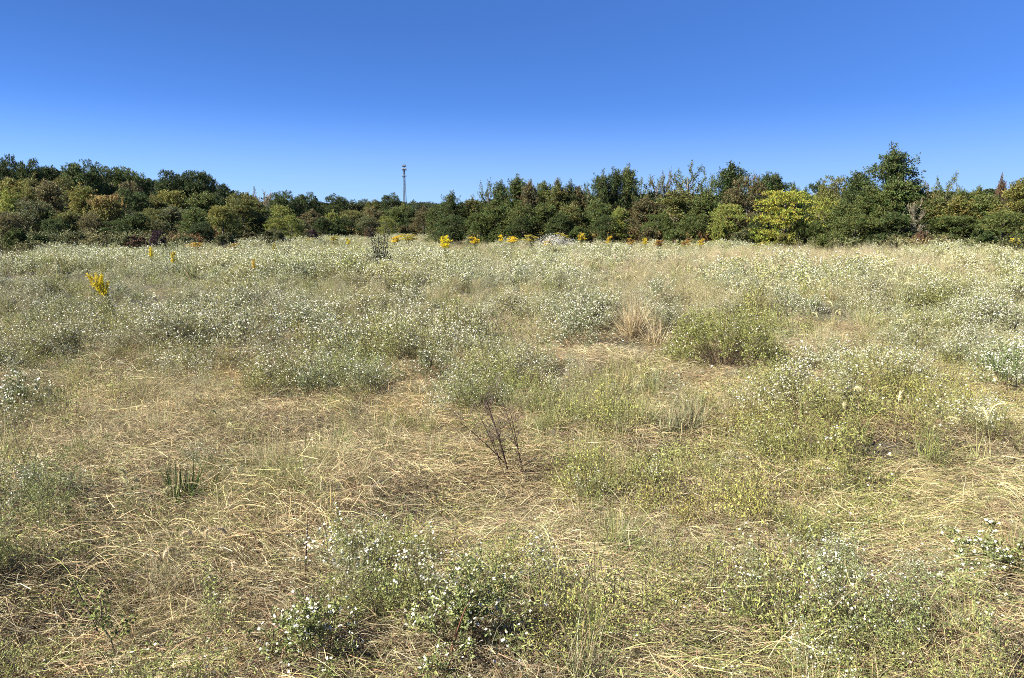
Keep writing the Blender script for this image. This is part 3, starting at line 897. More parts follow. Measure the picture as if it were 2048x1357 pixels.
    c = np.ones((ns, 3)) * (1 + .3 * rng.uniform(-1, 1, (ns, 1)))
    c[:, 0] *= 1 + .25 * rng.uniform(-1, 1, ns)
    if palette is not None:
        zz = P[:, 2] / h + rng.normal(0, .12, ns)
        c = np.stack([np.interp(zz, [.3, .75, 1.0], [palette[j][i] for j in range(3)]) for i in range(3)], 1) * (1 + .25 * rng.uniform(-1, 1, (ns, 1)))
    n = ns * k
    lf = leaf * rng.uniform(.6, 1.4, n)
    leaves(g, q, ld, lf, lf * .55, colarr(c[si], n, rng, .25, .1), rng, .6)
    return g, gw

VAR = {}
def variants():
    spec = [('plumy', 8, 6.0, 3.0, 1.25, .09), ('spire', 2, 6.5, 3.2, 1.2, .09), ('oak', 6, 7.0, 5.6, 1.5, .118), ('sparse', 4, 6.0, 3.4, .9, .10), ('spread', 3, 5.0, 5.0, 1.3, .10), ('bush', 5, 2.2, 2.6, .75, .09)]
    for kind, n, h, wd, dn, lf in spec:
        VAR[kind] = []
        for i in range(n):
            a, b = crown(kind, h, wd, 200 + i * 7 + len(kind) * 31, dn, lf)
            VAR[kind].append((a.mesh("crown", M_CROWN), b.mesh("trunk", M_BARK, True), h, wd))
    a, b = crown('spread', 5.0, 5.0, 977, 1.2, .15, ((.09, .10, .03), (.22, .19, .06), (.34, .215, .10)))
    VAR['autumn'] = [(a.mesh("crown", M_CROWN), b.mesh("trunk", M_BARK, True), 5.0, 5.0)]
variants()

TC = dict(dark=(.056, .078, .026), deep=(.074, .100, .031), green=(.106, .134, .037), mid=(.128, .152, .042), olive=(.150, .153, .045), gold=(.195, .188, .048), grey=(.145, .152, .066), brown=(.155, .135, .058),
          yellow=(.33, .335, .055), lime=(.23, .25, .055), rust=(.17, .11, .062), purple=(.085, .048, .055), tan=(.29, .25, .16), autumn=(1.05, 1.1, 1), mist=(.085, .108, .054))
G_TREE = dict(L="trees of the left wood", M="trees at the far end of the field", R="trees of the right wood")
CNT = {}

def tree(px, top, wpx, D, kind, colour, label, group, name=None, cat='tree', bury=0.0):
    lst = VAR[kind]
    i = CNT.get(kind, 0); CNT[kind] = i + 1
    cm, tm, h, wd = lst[i % len(lst)]
    x, y, zt = at(px, top, D)
    z0 = float(gz(x, y)) - .03
    H = zt - z0
    Wd = wpx / FPX * D
    rng = random.Random(int(px * 7 + top))
    t = thing(name or {'plumy': 'broadleaf_tree', 'spire': 'tall_tree', 'oak': 'round_tree', 'sparse': 'feathery_tree', 'spread': 'spreading_tree', 'bush': 'shrub', 'autumn': 'spreading_tree'}[kind],
              label, cat, (x, y, z0), rng.uniform(0, 6.28), group, (Wd / wd, Wd / wd, H / h))
    v = rng.uniform(.88, 1.12) * (1.14 if group == G_TREE['L'] else 1.0)
    part('crown', cm, t, tuple(c * v for c in TC[colour]))
    part('stem' if kind == 'bush' else 'trunk', tm, t)
    return t

T_LEFT = [
 # back row: skyline
 (10, 317, 62, 105, 'oak', 'dark', "dark tree on the skyline at the far left edge"),
 (52, 320, 62, 108, 'oak', 'deep', "dark green tree on the skyline second from the left edge"),
 (95, 337, 64, 112, 'oak', 'dark', "low dark tree in the skyline dip left of the round oak"),
 (131, 334, 34, 116, 'sparse', 'grey', "thin feathery tree poking up just left of the round oak"),
 (163, 332, 92, 100, 'oak', 'deep', "round dark oak with a smooth dome behind the olive shrub tree"),
 (216, 335, 104, 104, 'oak', 'deep', "broad dark green oak on the skyline above the orange topped tree"),
 (250, 340, 70, 106, 'oak', 'green', "dark green oak sloping down right of the broad skyline oak"),
 (280, 352, 64, 106, 'oak', 'deep', "smaller dark tree at the foot of the left skyline slope"),
 (309, 368, 46, 110, 'sparse', 'grey', "grey green feathery tree in the gap left of the cauliflower oak"),
 (347, 344, 86, 92, 'oak', 'dark', "very dark oak with a billowing crown standing alone on the skyline"),
 (388, 346, 74, 92, 'oak', 'dark', "dark oak joined to the right side of the billowing oak"),
 (412, 356, 48, 96, 'oak', 'dark', "small dark oak stepping down right of the twin oaks"),
 (436, 367, 50, 100, 'oak', 'dark', "dark round tree ending the left skyline oaks"),
 # middle row
 (20, 344, 96, 78, 'plumy', 'gold', "yellow olive tree below the skyline at the left edge"),
 (62, 343, 84, 80, 'plumy', 'olive', "olive tree with a pale top below the left skyline"),
 (92, 354, 84, 74, 'plumy', 'brown', "brownish dark tree beside the olive trees at left"),
 (128, 356, 66, 78, 'oak', 'olive', "dark olive tree below the round oak, on its left"),
 (164, 361, 74, 70, 'plumy', 'gold', "soft yellow olive tree in front of the round oak"),
 (258, 367, 64, 84, 'oak', 'brown', "brown tinged tree behind the orange topped tree"),
 (262, 380, 76, 68, 'oak', 'deep', "dark green tree right beside the orange topped tree"),
 (304, 387, 72, 72, 'plumy', 'olive', "olive tree between the orange topped tree and the twin oaks"),
 (342, 384, 84, 74, 'oak', 'gold', "flat topped yellow olive tree under the billowing oak"),
 (404, 374, 80, 66, 'plumy', 'mid', "bright olive green tree in front of the twin oaks"),
 (430, 384, 46, 70, 'plumy', 'deep', "narrow dark tree right of the bright olive green tree"),
 (12, 373, 70, 62, 'plumy', 'lime', "yellow green tree halfway down at the left edge"),
 (44, 378, 66, 64, 'oak', 'gold', "golden olive tree next to the yellow green one at left"),
 # front row
 (211, 385, 80, 56, 'autumn', 'autumn', "autumn tree with an orange top and yellow green skirt"),
 (56, 402, 104, 50, 'oak', 'grey', "wide grey olive tree in the front row at left"),
 (94, 410, 56, 50, 'plumy', 'green', "dark green bushy tree in the front row at left"),
 (136, 416, 84, 50, 'plumy', 'olive', "olive bushy tree left of the orange topped tree"),
 (182, 428, 60, 49, 'oak', 'brown', "brown bushy tree at the foot of the orange topped tree"),
 (270, 420, 70, 50, 'plumy', 'deep', "dark green bushy tree right of the orange topped tree's foot"),
 (308, 420, 66, 52, 'oak', 'olive', "dull olive bush tree below the billowing oak"),
 (344, 405, 84, 52, 'plumy', 'grey', "grey green tree in the front row below the billowing oak"),
 (388, 412, 66, 50, 'plumy', 'green', "dark green tree with pointed top below the twin oaks"),
 (12, 426, 74, 46, 'oak', 'brown', "brown olive bush tree at the left edge of the front row"),
 (442, 414, 66, 52, 'oak', 'gold', "light olive round tree in the front row right of the dark oaks"),
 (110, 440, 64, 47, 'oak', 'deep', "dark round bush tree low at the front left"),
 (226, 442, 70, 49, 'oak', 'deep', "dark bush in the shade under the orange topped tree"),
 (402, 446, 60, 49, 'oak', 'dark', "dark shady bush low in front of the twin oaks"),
]
T_MID = [
 (478, 373, 82, 62, 'plumy', 'olive', "tall olive tree heading the rounded group left of the tower"),
 (499, 372, 44, 66, 'sparse', 'grey', "wispy grey topped tree behind the tall olive tree"),
 (524, 375, 52, 66, 'sparse', 'tan', "wispy tan topped tree on the skyline left of the yellow tree"),
 (560, 386, 74, 88, 'oak', 'deep', "dark green round tree behind the yellow flecked tree"),
 (590, 398, 44, 110, 'oak', 'dark', "small dark tree in the skyline dip behind the yellow trees"),
 (486, 400, 78, 56, 'oak', 'olive', "olive round tree in front of the tall olive tree"),
 (514, 398, 64, 58, 'plumy', 'mid', "mid green tree between the olive round tree and the yellow tree"),
 (561, 407, 54, 60, 'spread', 'lime', "yellow green upper tree behind the small yellow trees"),
 (549, 434, 46, 55, 'spread', 'lime', "small yellow tree on the left of the yellow pair"),
 (581, 427, 48, 55, 'spread', 'lime', "small yellow tree on the right of the yellow pair"),
 (614, 392, 62, 120, 'oak', 'deep', "dark oak on the skyline right of the yellow pair"),
 (666, 393, 74, 125, 'oak', 'deep', "broad dark oak on the skyline left of the tower"),
 (624, 417, 62, 80, 'plumy', 'brown', "tan brown tree in front of the skyline oaks left of the tower"),
 (646, 430, 48, 78, 'plumy', 'dark', "dark cedar like tree beside the tan brown tree"),
 (665, 418, 38, 84, 'plumy', 'lime', "pale yellow green tree below the broad skyline oak"),
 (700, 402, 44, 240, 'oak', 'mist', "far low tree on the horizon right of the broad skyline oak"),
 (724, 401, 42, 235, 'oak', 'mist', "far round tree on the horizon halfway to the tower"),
 (744, 401, 42, 150, 'oak', 'olive', "domed far tree left of the tower"),
 (706, 418, 66, 92, 'spread', 'olive', "layered brown olive tree in the middle left of the dark sapling"),
 (742, 412, 60, 110, 'plumy', 'brown', "dull brown tree behind the dark sapling"),
 (734, 436, 48, 86, 'oak', 'grey', "grey leaved bush tree just behind the dark sapling"),
 (781, 393, 54, 140, 'oak', 'deep', "dark domed tree just left of the tower's foot"),
 (790, 409, 54, 90, 'plumy', 'green', "green tree in front of the tower's foot"),
 (806, 404, 46, 130, 'plumy', 'mid', "pointed green tree hiding the tower's foot"),
 (820, 410, 44, 94, 'plumy', 'deep', "narrow dark green tree right of the tower"),
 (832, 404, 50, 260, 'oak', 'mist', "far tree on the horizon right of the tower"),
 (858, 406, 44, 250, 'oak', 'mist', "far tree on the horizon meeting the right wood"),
 (847, 411, 50, 84, 'plumy', 'brown', "brown olive tree at the left end of the right wood"),
 (772, 430, 36, 82, 'spread', 'lime', "small yellow green tree right behind the dark sapling"),
 (600, 440, 60, 72, 'oak', 'grey', "low grey green bush tree right of the yellow pair"),
 (684, 436, 60, 84, 'oak', 'deep', "low dark bush tree at the centre left of the field end"),
 (460, 440, 60, 54, 'oak', 'deep', "dark low bush tree below the light olive round tree"),
 (520, 440, 56, 56, 'oak', 'dark', "dark low bush tree left of the yellow pair"),
]
T_RIGHT = [
 (903, 380, 70, 66, 'plumy', 'deep', "dark spiky topped tree at the left end of the right wood"),
 (874, 402, 52, 68, 'plumy', 'green', "lower dark green tree left of the spiky topped tree"),
 (944, 388, 58, 66, 'plumy', 'olive', "dull green tree right of the spiky topped tree"),
 (975, 357, 58, 66, 'sparse', 'green', "thin topped tree rising on the wood's left shoulder"),
 (1000, 355, 58, 68, 'plumy', 'deep', "dark twin tipped tree on the wood's left shoulder"),
 (1036, 342, 66, 66, 'plumy', 'green', "green tree with loose top sprays left of the reddish flecked one"),
 (1060, 354, 48, 64, 'plumy', 'brown', "tree with reddish brown upper leaves in the green wood"),
 (1088, 351, 58, 68, 'plumy', 'mid', "mid green tree right of the reddish flecked one"),
 (1117, 353, 64, 66, 'plumy', 'olive', "brownish green tree near the middle of the right wood"),
 (1141, 357, 52, 66, 'plumy', 'deep', "dark green tree left of the thin brown tip"),
 (1157, 361, 42, 66, 'plumy', 'brown', "slender tree with a thin brown tip"),
 (1176, 354, 60, 68, 'sparse', 'green', "see through tree left of the tall three tipped tree"),
 (1205, 335, 54, 64, 'plumy', 'deep', "left stem of the tall three tipped clump"),
 (1229, 329, 56, 64, 'plumy', 'deep', "middle stem of the tall three tipped clump"),
 (1254, 321, 72, 66, 'plumy', 'green', "tallest grey green stem of the three tipped clump"),
 (1282, 354, 60, 64, 'sparse', 'mid', "airy tree right of the tall three tipped clump"),
 (1312, 338, 66, 66, 'sparse', 'grey', "bare twigged airy tree left of the dead topped one"),
 (1338, 336, 50, 66, 'sparse', 'brown', "nearly bare tree with its trunk showing against the sky"),
 (1380, 320, 92, 64, 'sparse', 'green', "tall feathery tree fanning out against the sky"),
 (1420, 332, 54, 66, 'sparse', 'mid', "slim feathery tree left of the dense tall tree"),
 (1465, 317, 94, 62, 'plumy', 'deep', "dense tall dark tree left of the bright yellow tree"),
 (1508, 335, 40, 64, 'sparse', 'brown', "small airy tree between the two dense dark trees"),
 (1545, 332, 94, 60, 'plumy', 'deep', "dense dark tree standing above the bright yellow tree"),
 (1588, 362, 50, 62, 'plumy', 'mid', "green tree sloping down behind the bright yellow tree"),
 (1612, 371, 40, 90, 'plumy', 'deep', "far dark tree in the dip right of the bright yellow tree"),
 (1634, 366, 60, 88, 'oak', 'deep', "far dark rounded tree in the dip left of the pointed dark tree"),
 (1668, 357, 72, 80, 'oak', 'olive', "olive brown rounded tree left of the pointed dark tree"),
 (1718, 329, 78, 54, 'plumy', 'deep', "pointed dark green tree left of the tallest tree"),
 (1790, 280, 112, 52, 'plumy', 'deep', "tallest tree of the right wood with a spiky open top"),
 (1834, 352, 70, 53, 'plumy', 'green', "green tree against the right side of the tallest tree"),
 (1860, 358, 46, 56, 'sparse', 'brown', "thin brownish tree right of the tallest tree"),
 (1897, 339, 62, 54, 'sparse', 'mid', "sparse bare topped tree standing alone against the sky at right"),
 (1925, 368, 50, 60, 'plumy', 'green', "low green tree right of the sparse bare topped tree"),
 (1960, 367, 60, 60, 'plumy', 'mid', "low tree on the even skyline at right"),
 (2005, 347, 34, 62, 'spire', 'rust', "reddish brown pointed tree near the right edge"),
 (2044, 345, 84, 48, 'plumy', 'gold', "yellowing tree cut off by the right edge"),
 # front row
 (990, 395, 76, 58, 'plumy', 'green', "leafy green tree in the front row under the twin tipped tree"),
 (1040, 400, 76, 57, 'plumy', 'mid', "leafy tree in the front row under the reddish flecked one"),
 (1092, 398, 76, 57, 'plumy', 'green', "leafy tree in the front row at the centre of the right wood"),
 (1144, 400, 70, 57, 'plumy', 'olive', "olive leafy tree in the front row below the thin brown tip"),
 (1194, 394, 72, 57, 'plumy', 'green', "leafy tree in the front row below the three tipped clump"),
 (1240, 408, 46, 55, 'plumy', 'lime', "bright yellow green young tree in front of the three tipped clump"),
 (1292, 388, 76, 57, 'plumy', 'brown', "brown olive tree in the front row below the bare twigged tree"),
 (1356, 368, 100, 57, 'plumy', 'olive', "wide olive tree in front of the tall feathery tree"),
 (1410, 374, 86, 56, 'plumy', 'mid', "green tree in front of the slim feathery tree"),
 (1456, 404, 76, 53, 'spread', 'lime', "low yellow green tree with layered sprays left of the brown tree"),
 (1496, 358, 96, 54, 'oak', 'brown', "round brown olive tree left of the bright yellow tree"),
 (1574, 375, 128, 50, 'spread', 'yellow', "bright yellow spreading tree in the front row"),
 (1652, 390, 76, 52, 'spread', 'lime', "yellow green tree right of the bright yellow tree"),
 (1690, 400, 80, 50, 'plumy', 'green', "leafy green tree below the pointed dark tree"),
 (1742, 360, 86, 50, 'plumy', 'green', "green tree against the left side of the tallest tree"),
 (1800, 345, 104, 48, 'plumy', 'green', "broad leafy tree in front of the tallest tree"),
 (1712, 432, 116, 46, 'oak', 'mid', "wide low leafy tree in front of the pointed dark tree"),
 (1786, 420, 96, 46, 'plumy', 'deep', "dark leafy tree low in front of the tallest tree"),
 (1834, 394, 44, 46, 'sparse', 'tan', "grey tan twiggy half dead tree right of the tallest tree"),
 (1874, 384, 80, 50, 'plumy', 'olive', "olive tree below the sparse bare topped tree"),
 (1920, 386, 84, 49, 'plumy', 'gold', "yellow olive tree in the front row at right"),
 (1974, 378, 84, 50, 'plumy', 'mid', "grey green leafy tree in the front row at right"),
 (1912, 434, 110, 46, 'oak', 'green', "low wide leafy tree right of the reddish shrub"),
 (2006, 428, 116, 45, 'oak', 'mid', "low wide leafy tree at the right edge"),
 (1316, 428, 70, 55, 'oak', 'green', "low leafy bush tree below the brown olive front tree"),
 (1392, 430, 76, 54, 'oak', 'green', "low leafy bush tree below the wide olive tree"),
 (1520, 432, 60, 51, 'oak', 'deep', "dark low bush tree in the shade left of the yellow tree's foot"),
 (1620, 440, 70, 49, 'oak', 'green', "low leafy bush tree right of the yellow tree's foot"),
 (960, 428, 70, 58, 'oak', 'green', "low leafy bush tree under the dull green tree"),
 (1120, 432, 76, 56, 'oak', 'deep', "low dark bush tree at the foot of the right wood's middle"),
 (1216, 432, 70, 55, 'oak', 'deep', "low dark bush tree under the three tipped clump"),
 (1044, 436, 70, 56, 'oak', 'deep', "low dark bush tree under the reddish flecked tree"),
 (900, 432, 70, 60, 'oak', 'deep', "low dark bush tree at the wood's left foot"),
]
for row in T_LEFT: tree(*row, G_TREE['L'])
for row in T_MID: tree(*row, G_TREE['M'])
for row in T_RIGHT: tree(*row, G_TREE['R'])

SHRUBS = [
 (314, 465, 34, 42, 'purple', "dark purple shrub at the edge of the left wood"),
 (272, 474, 44, 42, 'rust', "reddish brown shrub left of the purple one"),
 (215, 466, 44, 43, 'brown', "brown leaved shrub at the foot of the orange topped tree"),
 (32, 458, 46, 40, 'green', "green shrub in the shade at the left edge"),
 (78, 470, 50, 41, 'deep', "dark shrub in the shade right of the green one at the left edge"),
 (150, 468, 50, 42, 'grey', "grey green leafy shrub poking out of the flowers at left"),
 (372, 474, 60, 44, 'grey', "grey green shrub right of the purple shrub"),
 (448, 468, 50, 48, 'grey', "pale leafed weedy shrub below the light olive round tree"),
 (500, 466, 46, 52, 'brown', "brownish weedy shrub left of the yellow pair's foot"),
 (546, 460, 54, 50, 'grey', "tall grey green weedy shrub in front of the yellow pair"),
 (626, 462, 18, 66, 'purple', "small dark red shrub left of the dark sapling"),
 (672, 456, 40, 78, 'deep', "dark green shrub behind the goldenrods at centre left"),
 (738, 458, 22, 76, 'rust', "dark red leaved shrub behind the dark sapling"),
 (812, 452, 40, 84, 'brown', "low brown shrub right of the tower's line"),
 (1300, 455, 44, 54, 'brown', "brown red shrub at the foot of the right wood"),
 (1565, 470, 34, 46, 'gold', "round olive shrub under the bright yellow tree"),
 (1846, 466, 46, 43, 'rust', "reddish shrub in front of the right wood"),
 (1480, 462, 44, 50, 'grey', "grey shrub left of the bright yellow tree's foot"),
 (1440, 452, 40, 51, 'lime', "yellow green shrub under the layered low tree"),
 (1350, 458, 50, 52, 'green', "green shrub under the wide olive tree"),
 (1000, 458, 50, 57, 'green', "green shrub under the twin tipped tree"),
 (1160, 456, 50, 55, 'green', "green shrub under the thin brown tip"),
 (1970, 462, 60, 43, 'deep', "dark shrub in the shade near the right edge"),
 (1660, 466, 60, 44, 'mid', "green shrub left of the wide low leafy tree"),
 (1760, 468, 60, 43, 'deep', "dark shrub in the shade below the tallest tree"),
]
for px, top, wpx, D, c, lab in SHRUBS:
    tree(px, top, wpx, D, 'bush', c, lab, "shrubs along the wood edge", cat='shrub')

# woods behind the front trees, one mass
def build_far_woods():
    rng = np.random.default_rng(5)
    src = []
    for i in range(4):
        a, b = crown('oak', 7.0, 5.6, 600 + i, .55, .30)
        src.append(source("woods_crown", a))
    P, Sc, C, T = [], [], [], []
    def row(x0, x1, top0, top1, D, n):
        for k in range(n):
            px = x0 + (x1 - x0) * (k + rng.uniform(0, 1)) / n
            tp = np.interp(px, np.linspace(x0, x1, len(top0)), top0) + rng.uniform(-4, 6)
            x, y, z = at(px, tp, D * rng.uniform(.93, 1.1))
            P.append((x, y, 0)); s = z / 7.0
            Sc.append((s * rng.uniform(1.0, 1.4), s * rng.uniform(1.0, 1.4), s)); T.append((0, 0, rng.uniform(0, 6.28)))
            b = rng.uniform(.8, 1.2)
            C.append((.045 * b * rng.uniform(.9, 1.3), .065 * b, .026 * b))
    row(-160, 460, (350, 345, 352, 360, 385), 0, 135, 34)
    row(440, 700, (396, 400, 404, 410), 0, 160, 18)
    row(640, 900, (409, 409, 409, 410), 0, 330, 34)
    row(860, 1560, (425, 398, 392, 390, 394, 392), 0, 100, 34)
    row(1540, 2240, (390, 392, 388, 388, 380, 370), 0, 95, 34)
    n = len(P)
    scatter("far_woods", "dark leafy woods closing the view behind the trees", "woods", src, P, T, Sc, rng.integers(0, 4, n), C)
build_far_woods()

# ------------------------------------------------------------------ cell tower
def build_tower():
    D = 500.0
    x0, y0, ztop = at(808, 326, D)
    H = ztop
    t = thing("cell_tower", "slim grey lattice cell tower with antennas standing above the distant trees", "tower", (x0, y0, 0))
    steel = (.085, .10, .12)
    zl = H - 4.0                                   # top of the lattice
    def hw(z): return np.interp(z, [0, zl - 10, zl], [1.75, .55, .45])
    ang = [R(90 + 12), R(210 + 12), R(330 + 12)]
    def leg_pt(k, z): return np.array([hw(z) * 1.15 * math.cos(ang[k]), hw(z) * 1.15 * math.sin(ang[k]), z])
    for k in range(3):
        g = G(); zs = np.linspace(0, zl, 9)
        tube(g, [leg_pt(k, z) for z in zs], np.linspace(.19, .15, 9), steel, 8)
        part("leg", g.mesh("leg", M_STEEL, True), t)
    g = G(); zs = np.linspace(.5, zl, 19)
    for a, b in zip(zs[:-1], zs[1:]):
        for k in range(3):
            j = (k + 1) % 3
            tube(g, [leg_pt(k, a), leg_pt(j, b)], .045, steel, 4); tube(g, [leg_pt(j, a), leg_pt(k, b)], .045, steel, 4)
            tube(g, [leg_pt(k, b), leg_pt(j, b)], .05, steel, 4)
    part("bracing", g.mesh("bracing", M_STEEL), t)
    g = G(); tube(g, [(0, 0, zl - 3), (0, 0, zl + 2.6)], [.28, .24], steel, 8)
    part("mast", g.mesh("mast", M_STEEL, True), t)
    g = G(); tube(g, [(.35, 0, zl + 2.4), (.35, 0, zl + 4.0)], [.07, .05], steel, 6)
    part("lightning_rod", g.mesh("lightning_rod", M_STEEL), t)
    for z, rad, ph, n, wht in ((zl + 2.0, 1.1, .3, 6, (.10, .11, .13)), (zl - .3, 1.3, .0, 9, (.12, .13, .15)), (zl - 4.6, 1.15, .6, 6, (.13, .14, .16))):
        g = G()
        ring = [(rad * math.cos(a), rad * math.sin(a), z) for a in np.linspace(0, 2 * math.pi, 13)]
        tube(g, ring, .07, steel, 5)
        for k in range(3):
            a = ang[k]; tube(g, [(0, 0, z), (rad * math.cos(a), rad * math.sin(a), z)], .07, steel, 5)
        pl = part("antenna_platform", g.mesh("antenna_platform", M_STEEL), t)
        for k in range(n):
            a = ph + 2 * math.pi * k / n
            g = G(); boxg(g, ((rad + .16) * math.cos(a), (rad + .16) * math.sin(a), z + .05), (.16, .38, 1.5), wht, rz=a)
            part("antenna_panel", g.mesh("antenna_panel", M_STEEL), pl)
    # a second, far slimmer mast
    x1, y1, z1 = at(754, 397, 800)
    t2 = thing("radio_mast", "hair thin distant radio mast left of the cell tower", "tower", (x1, y1, 0))
    g = G(); tube(g, [(0, 0, 0), (0, 0, z1)], [.28, .16], steel, 6); part("mast", g.mesh("radio_mast_pole", M_STEEL, True), t2)
    g = G(); tube(g, [(0, 0, z1), (0, 0, z1 + 1.5)], [.06, .04], steel, 5); part("lightning_rod", g.mesh("mast_tip", M_STEEL), t2)
build_tower()

# ------------------------------------------------------------------ single plants that stand out of the meadow
def goldenrod_mesh(seed, lean=0.0, c=(.82, .63, .03)):
    rng = np.random.default_rng(seed)
    gs, gl, gp = G(), G(), G()
    n = 5
    for k in range(n):
        az = rng.uniform(0, 6.28); top = np.array([.16 * math.cos(az) - lean, .16 * math.sin(az), rng.uniform(.85, 1.0) * (1 - .35 * lean)])
        b = np.array([rng.normal(0, .02), rng.normal(0, .02), 0])
        m = (b + top) / 2 + np.array([lean * .12, 0, .1 * lean + .03])
        t = np.linspace(0, 1, 7)[:, None]
        pts = (1 - t) ** 2 * b + 2 * t * (1 - t) * m + t * t * top
        tube(gs, pts, np.linspace(.006, .003, 7), (.14, .11, .05), 5)
        q = 40; u = rng.uniform(.15, .9, q) * 5.99; i = u.astype(int); f = (u - i)[:, None]
        p = pts[i] * (1 - f) + pts[i + 1] * f
        leaves(gl, p, nrm(rand_unit(q, rng) * np.array([1, 1, .4]) + np.array([0, 0, .25])), .07 * rng.uniform(.6, 1.3, q), .014, colarr((.12, .14, .04), q, rng), rng, .5)
        for s in range(9):                          # arching plume branches
            u0 = rng.uniform(.68, 1.0); st = pts[int(u0 * 5.99)]
            a2 = rng.uniform(0, 6.28); L = .17 * (1.3 - .5 * u0)
            e = st + np.array([L * math.cos(a2) - lean * .05, L * math.sin(a2), L * rng.uniform(.1, .6)])
            mid = (st + e) / 2 + np.array([0, 0, .05])
            m2 = 60; tt = rng.uniform(.1, 1, (m2, 1))
            pp = (1 - tt) ** 2 * st + 2 * tt * (1 - tt) * mid + tt * tt * e + rng.normal(0, .011, (m2, 3))
            leaves(gp, pp, rand_unit(m2, rng), .022 * rng.uniform(.6, 1.3, m2), .014, colarr(c, m2, rng, .25, .08, 1.0), rng)
    return gs.mesh("stem", M_PLANT), gl.mesh("foliage", M_PLANT), gp.mesh("flower_plume", M_PLANT)

GR = [goldenrod_mesh(s) for s in (1, 2, 3)]
def goldenrod(px, top, D, wpx, label, bright=1.0, me=None, col=(1, 1, 1), lean=False):
    if D > 38: top += 2; wpx *= 1.45
    x, y, z = at(px, top, D)
    z0 = float(gz(x, y)); H = z - z0
    r = random.Random(px)
    wd = wpx / FPX * D / .62
    t = thing("goldenrod", label, "wildflower", (x, y, z0), 0 if lean else r.uniform(0, 6), "yellow goldenrods in the meadow", (wd, wd, H))
    a, b, c = me or GR[r.randrange(3)]
    part("stem", a, t); part("foliage", b, t); part("flower_plume", c, t, col)

LEAN = goldenrod_mesh(9, .75)
def leaning_goldenrod():
    x, y, z = at(236, 596, 11.5)
    z0 = float(gz(x, y))
    t = thing("goldenrod", "bright yellow goldenrod leaning left out of the white flowers at left", "wildflower", (x, y, z0), 0, "yellow goldenrods in the meadow", (.52, .5, 1.38))
    part("stem", LEAN[0], t); part("foliage", LEAN[1], t); part("flower_plume", LEAN[2], t)
leaning_goldenrod()
OR = (.85, .74, 1.2); PALE = (.7, .76, 1.8); DULL = (.55, .58, 1.8)
GOLD = [
 (892, 465, 27, 36, "big bright yellow goldenrod clump in the middle of the field edge", (1.05, 1.1, 1)),
 (301, 488, 26, 14, "small yellow goldenrod standing before the purple shrub", (1, 1.05, 1)),
 (346, 498, 24, 14, "yellow goldenrod right of the one before the purple shrub", (1, 1, 1)),
 (506, 512, 21, 10, "tiny yellow goldenrod low in the white flowers left of centre", OR),
 (549, 483, 36, 10, "pale yellow goldenrod in front of the yellow pair of trees", PALE),
 (590, 466, 56, 40, "dull orange goldenrod patch right of the yellow pair of trees", DULL),
 (622, 472, 54, 26, "dull orange goldenrod left of the dark sapling's group", DULL),
 (670, 468, 52, 20, "dull yellow goldenrod two plants left of the dark sapling", DULL),
 (697, 471, 44, 10, "narrow bright goldenrod left of the dark sapling", (1, 1.05, 1)),
 (788, 466, 46, 26, "orange yellow goldenrod just right of the dark sapling", (1, .9, 1)),
 (818, 463, 50, 30, "faded goldenrod between the dark sapling and the big bright clump", DULL),
 (952, 468, 42, 24, "orange yellow goldenrod right of the big bright clump", (1, .88, 1)),
 (1000, 465, 44, 13, "slim bright goldenrod second right of the big bright clump", (1, .95, 1)),
 (1024, 468, 44, 24, "golden goldenrod left of the pale fluffy shrub", (1, .9, 1)),
 (1060, 464, 48, 30, "faded yellow goldenrod just left of the pale fluffy shrub", DULL),
 (1096, 472, 40, 26, "orange goldenrod in front of the pale fluffy shrub", OR),
 (1128, 460, 46, 30, "faded goldenrod above the pale fluffy shrub", DULL),
 (1165, 460, 46, 16, "tall golden goldenrod right of the pale fluffy shrub", (.75, .7, 1.3)),
 (1216, 467, 46, 13, "orange goldenrod in front of the three tipped clump", OR),
 (1262, 471, 44, 16, "rusty goldenrod in front of the bare twigged tree", (.55, .42, 1.5)),
 (1290, 470, 44, 11, "yellow goldenrod below the brown olive front tree", (.8, .8, 1.3)),
 (1320, 475, 42, 22, "rust coloured goldenrod row left end below the wide olive tree", (.42, .30, 1.5)),
 (1372, 475, 42, 20, "rust coloured goldenrod below the tall feathery tree", (.42, .31, 1.5)),
 (1402, 472, 42, 14, "orange yellow goldenrod below the slim feathery tree", (.75, .66, 1.2)),
 (2030, 471, 40, 18, "yellow goldenrod against the wood at the right edge", (1, 1, 1)),
 (1908, 482, 38, 12, "faint goldenrod in front of the low wide leafy tree", DULL),
 (388, 480, 42, 30, "rusty faded goldenrod before the grey green shrub at left", (.6, .5, 1.5)),
 (462, 482, 40, 20, "orange brown goldenrod below the light olive round tree", (.55, .44, 1.5)),
]
for px, top, D, wpx, lab, c in GOLD: goldenrod(px, top, D, wpx, lab, col=c)

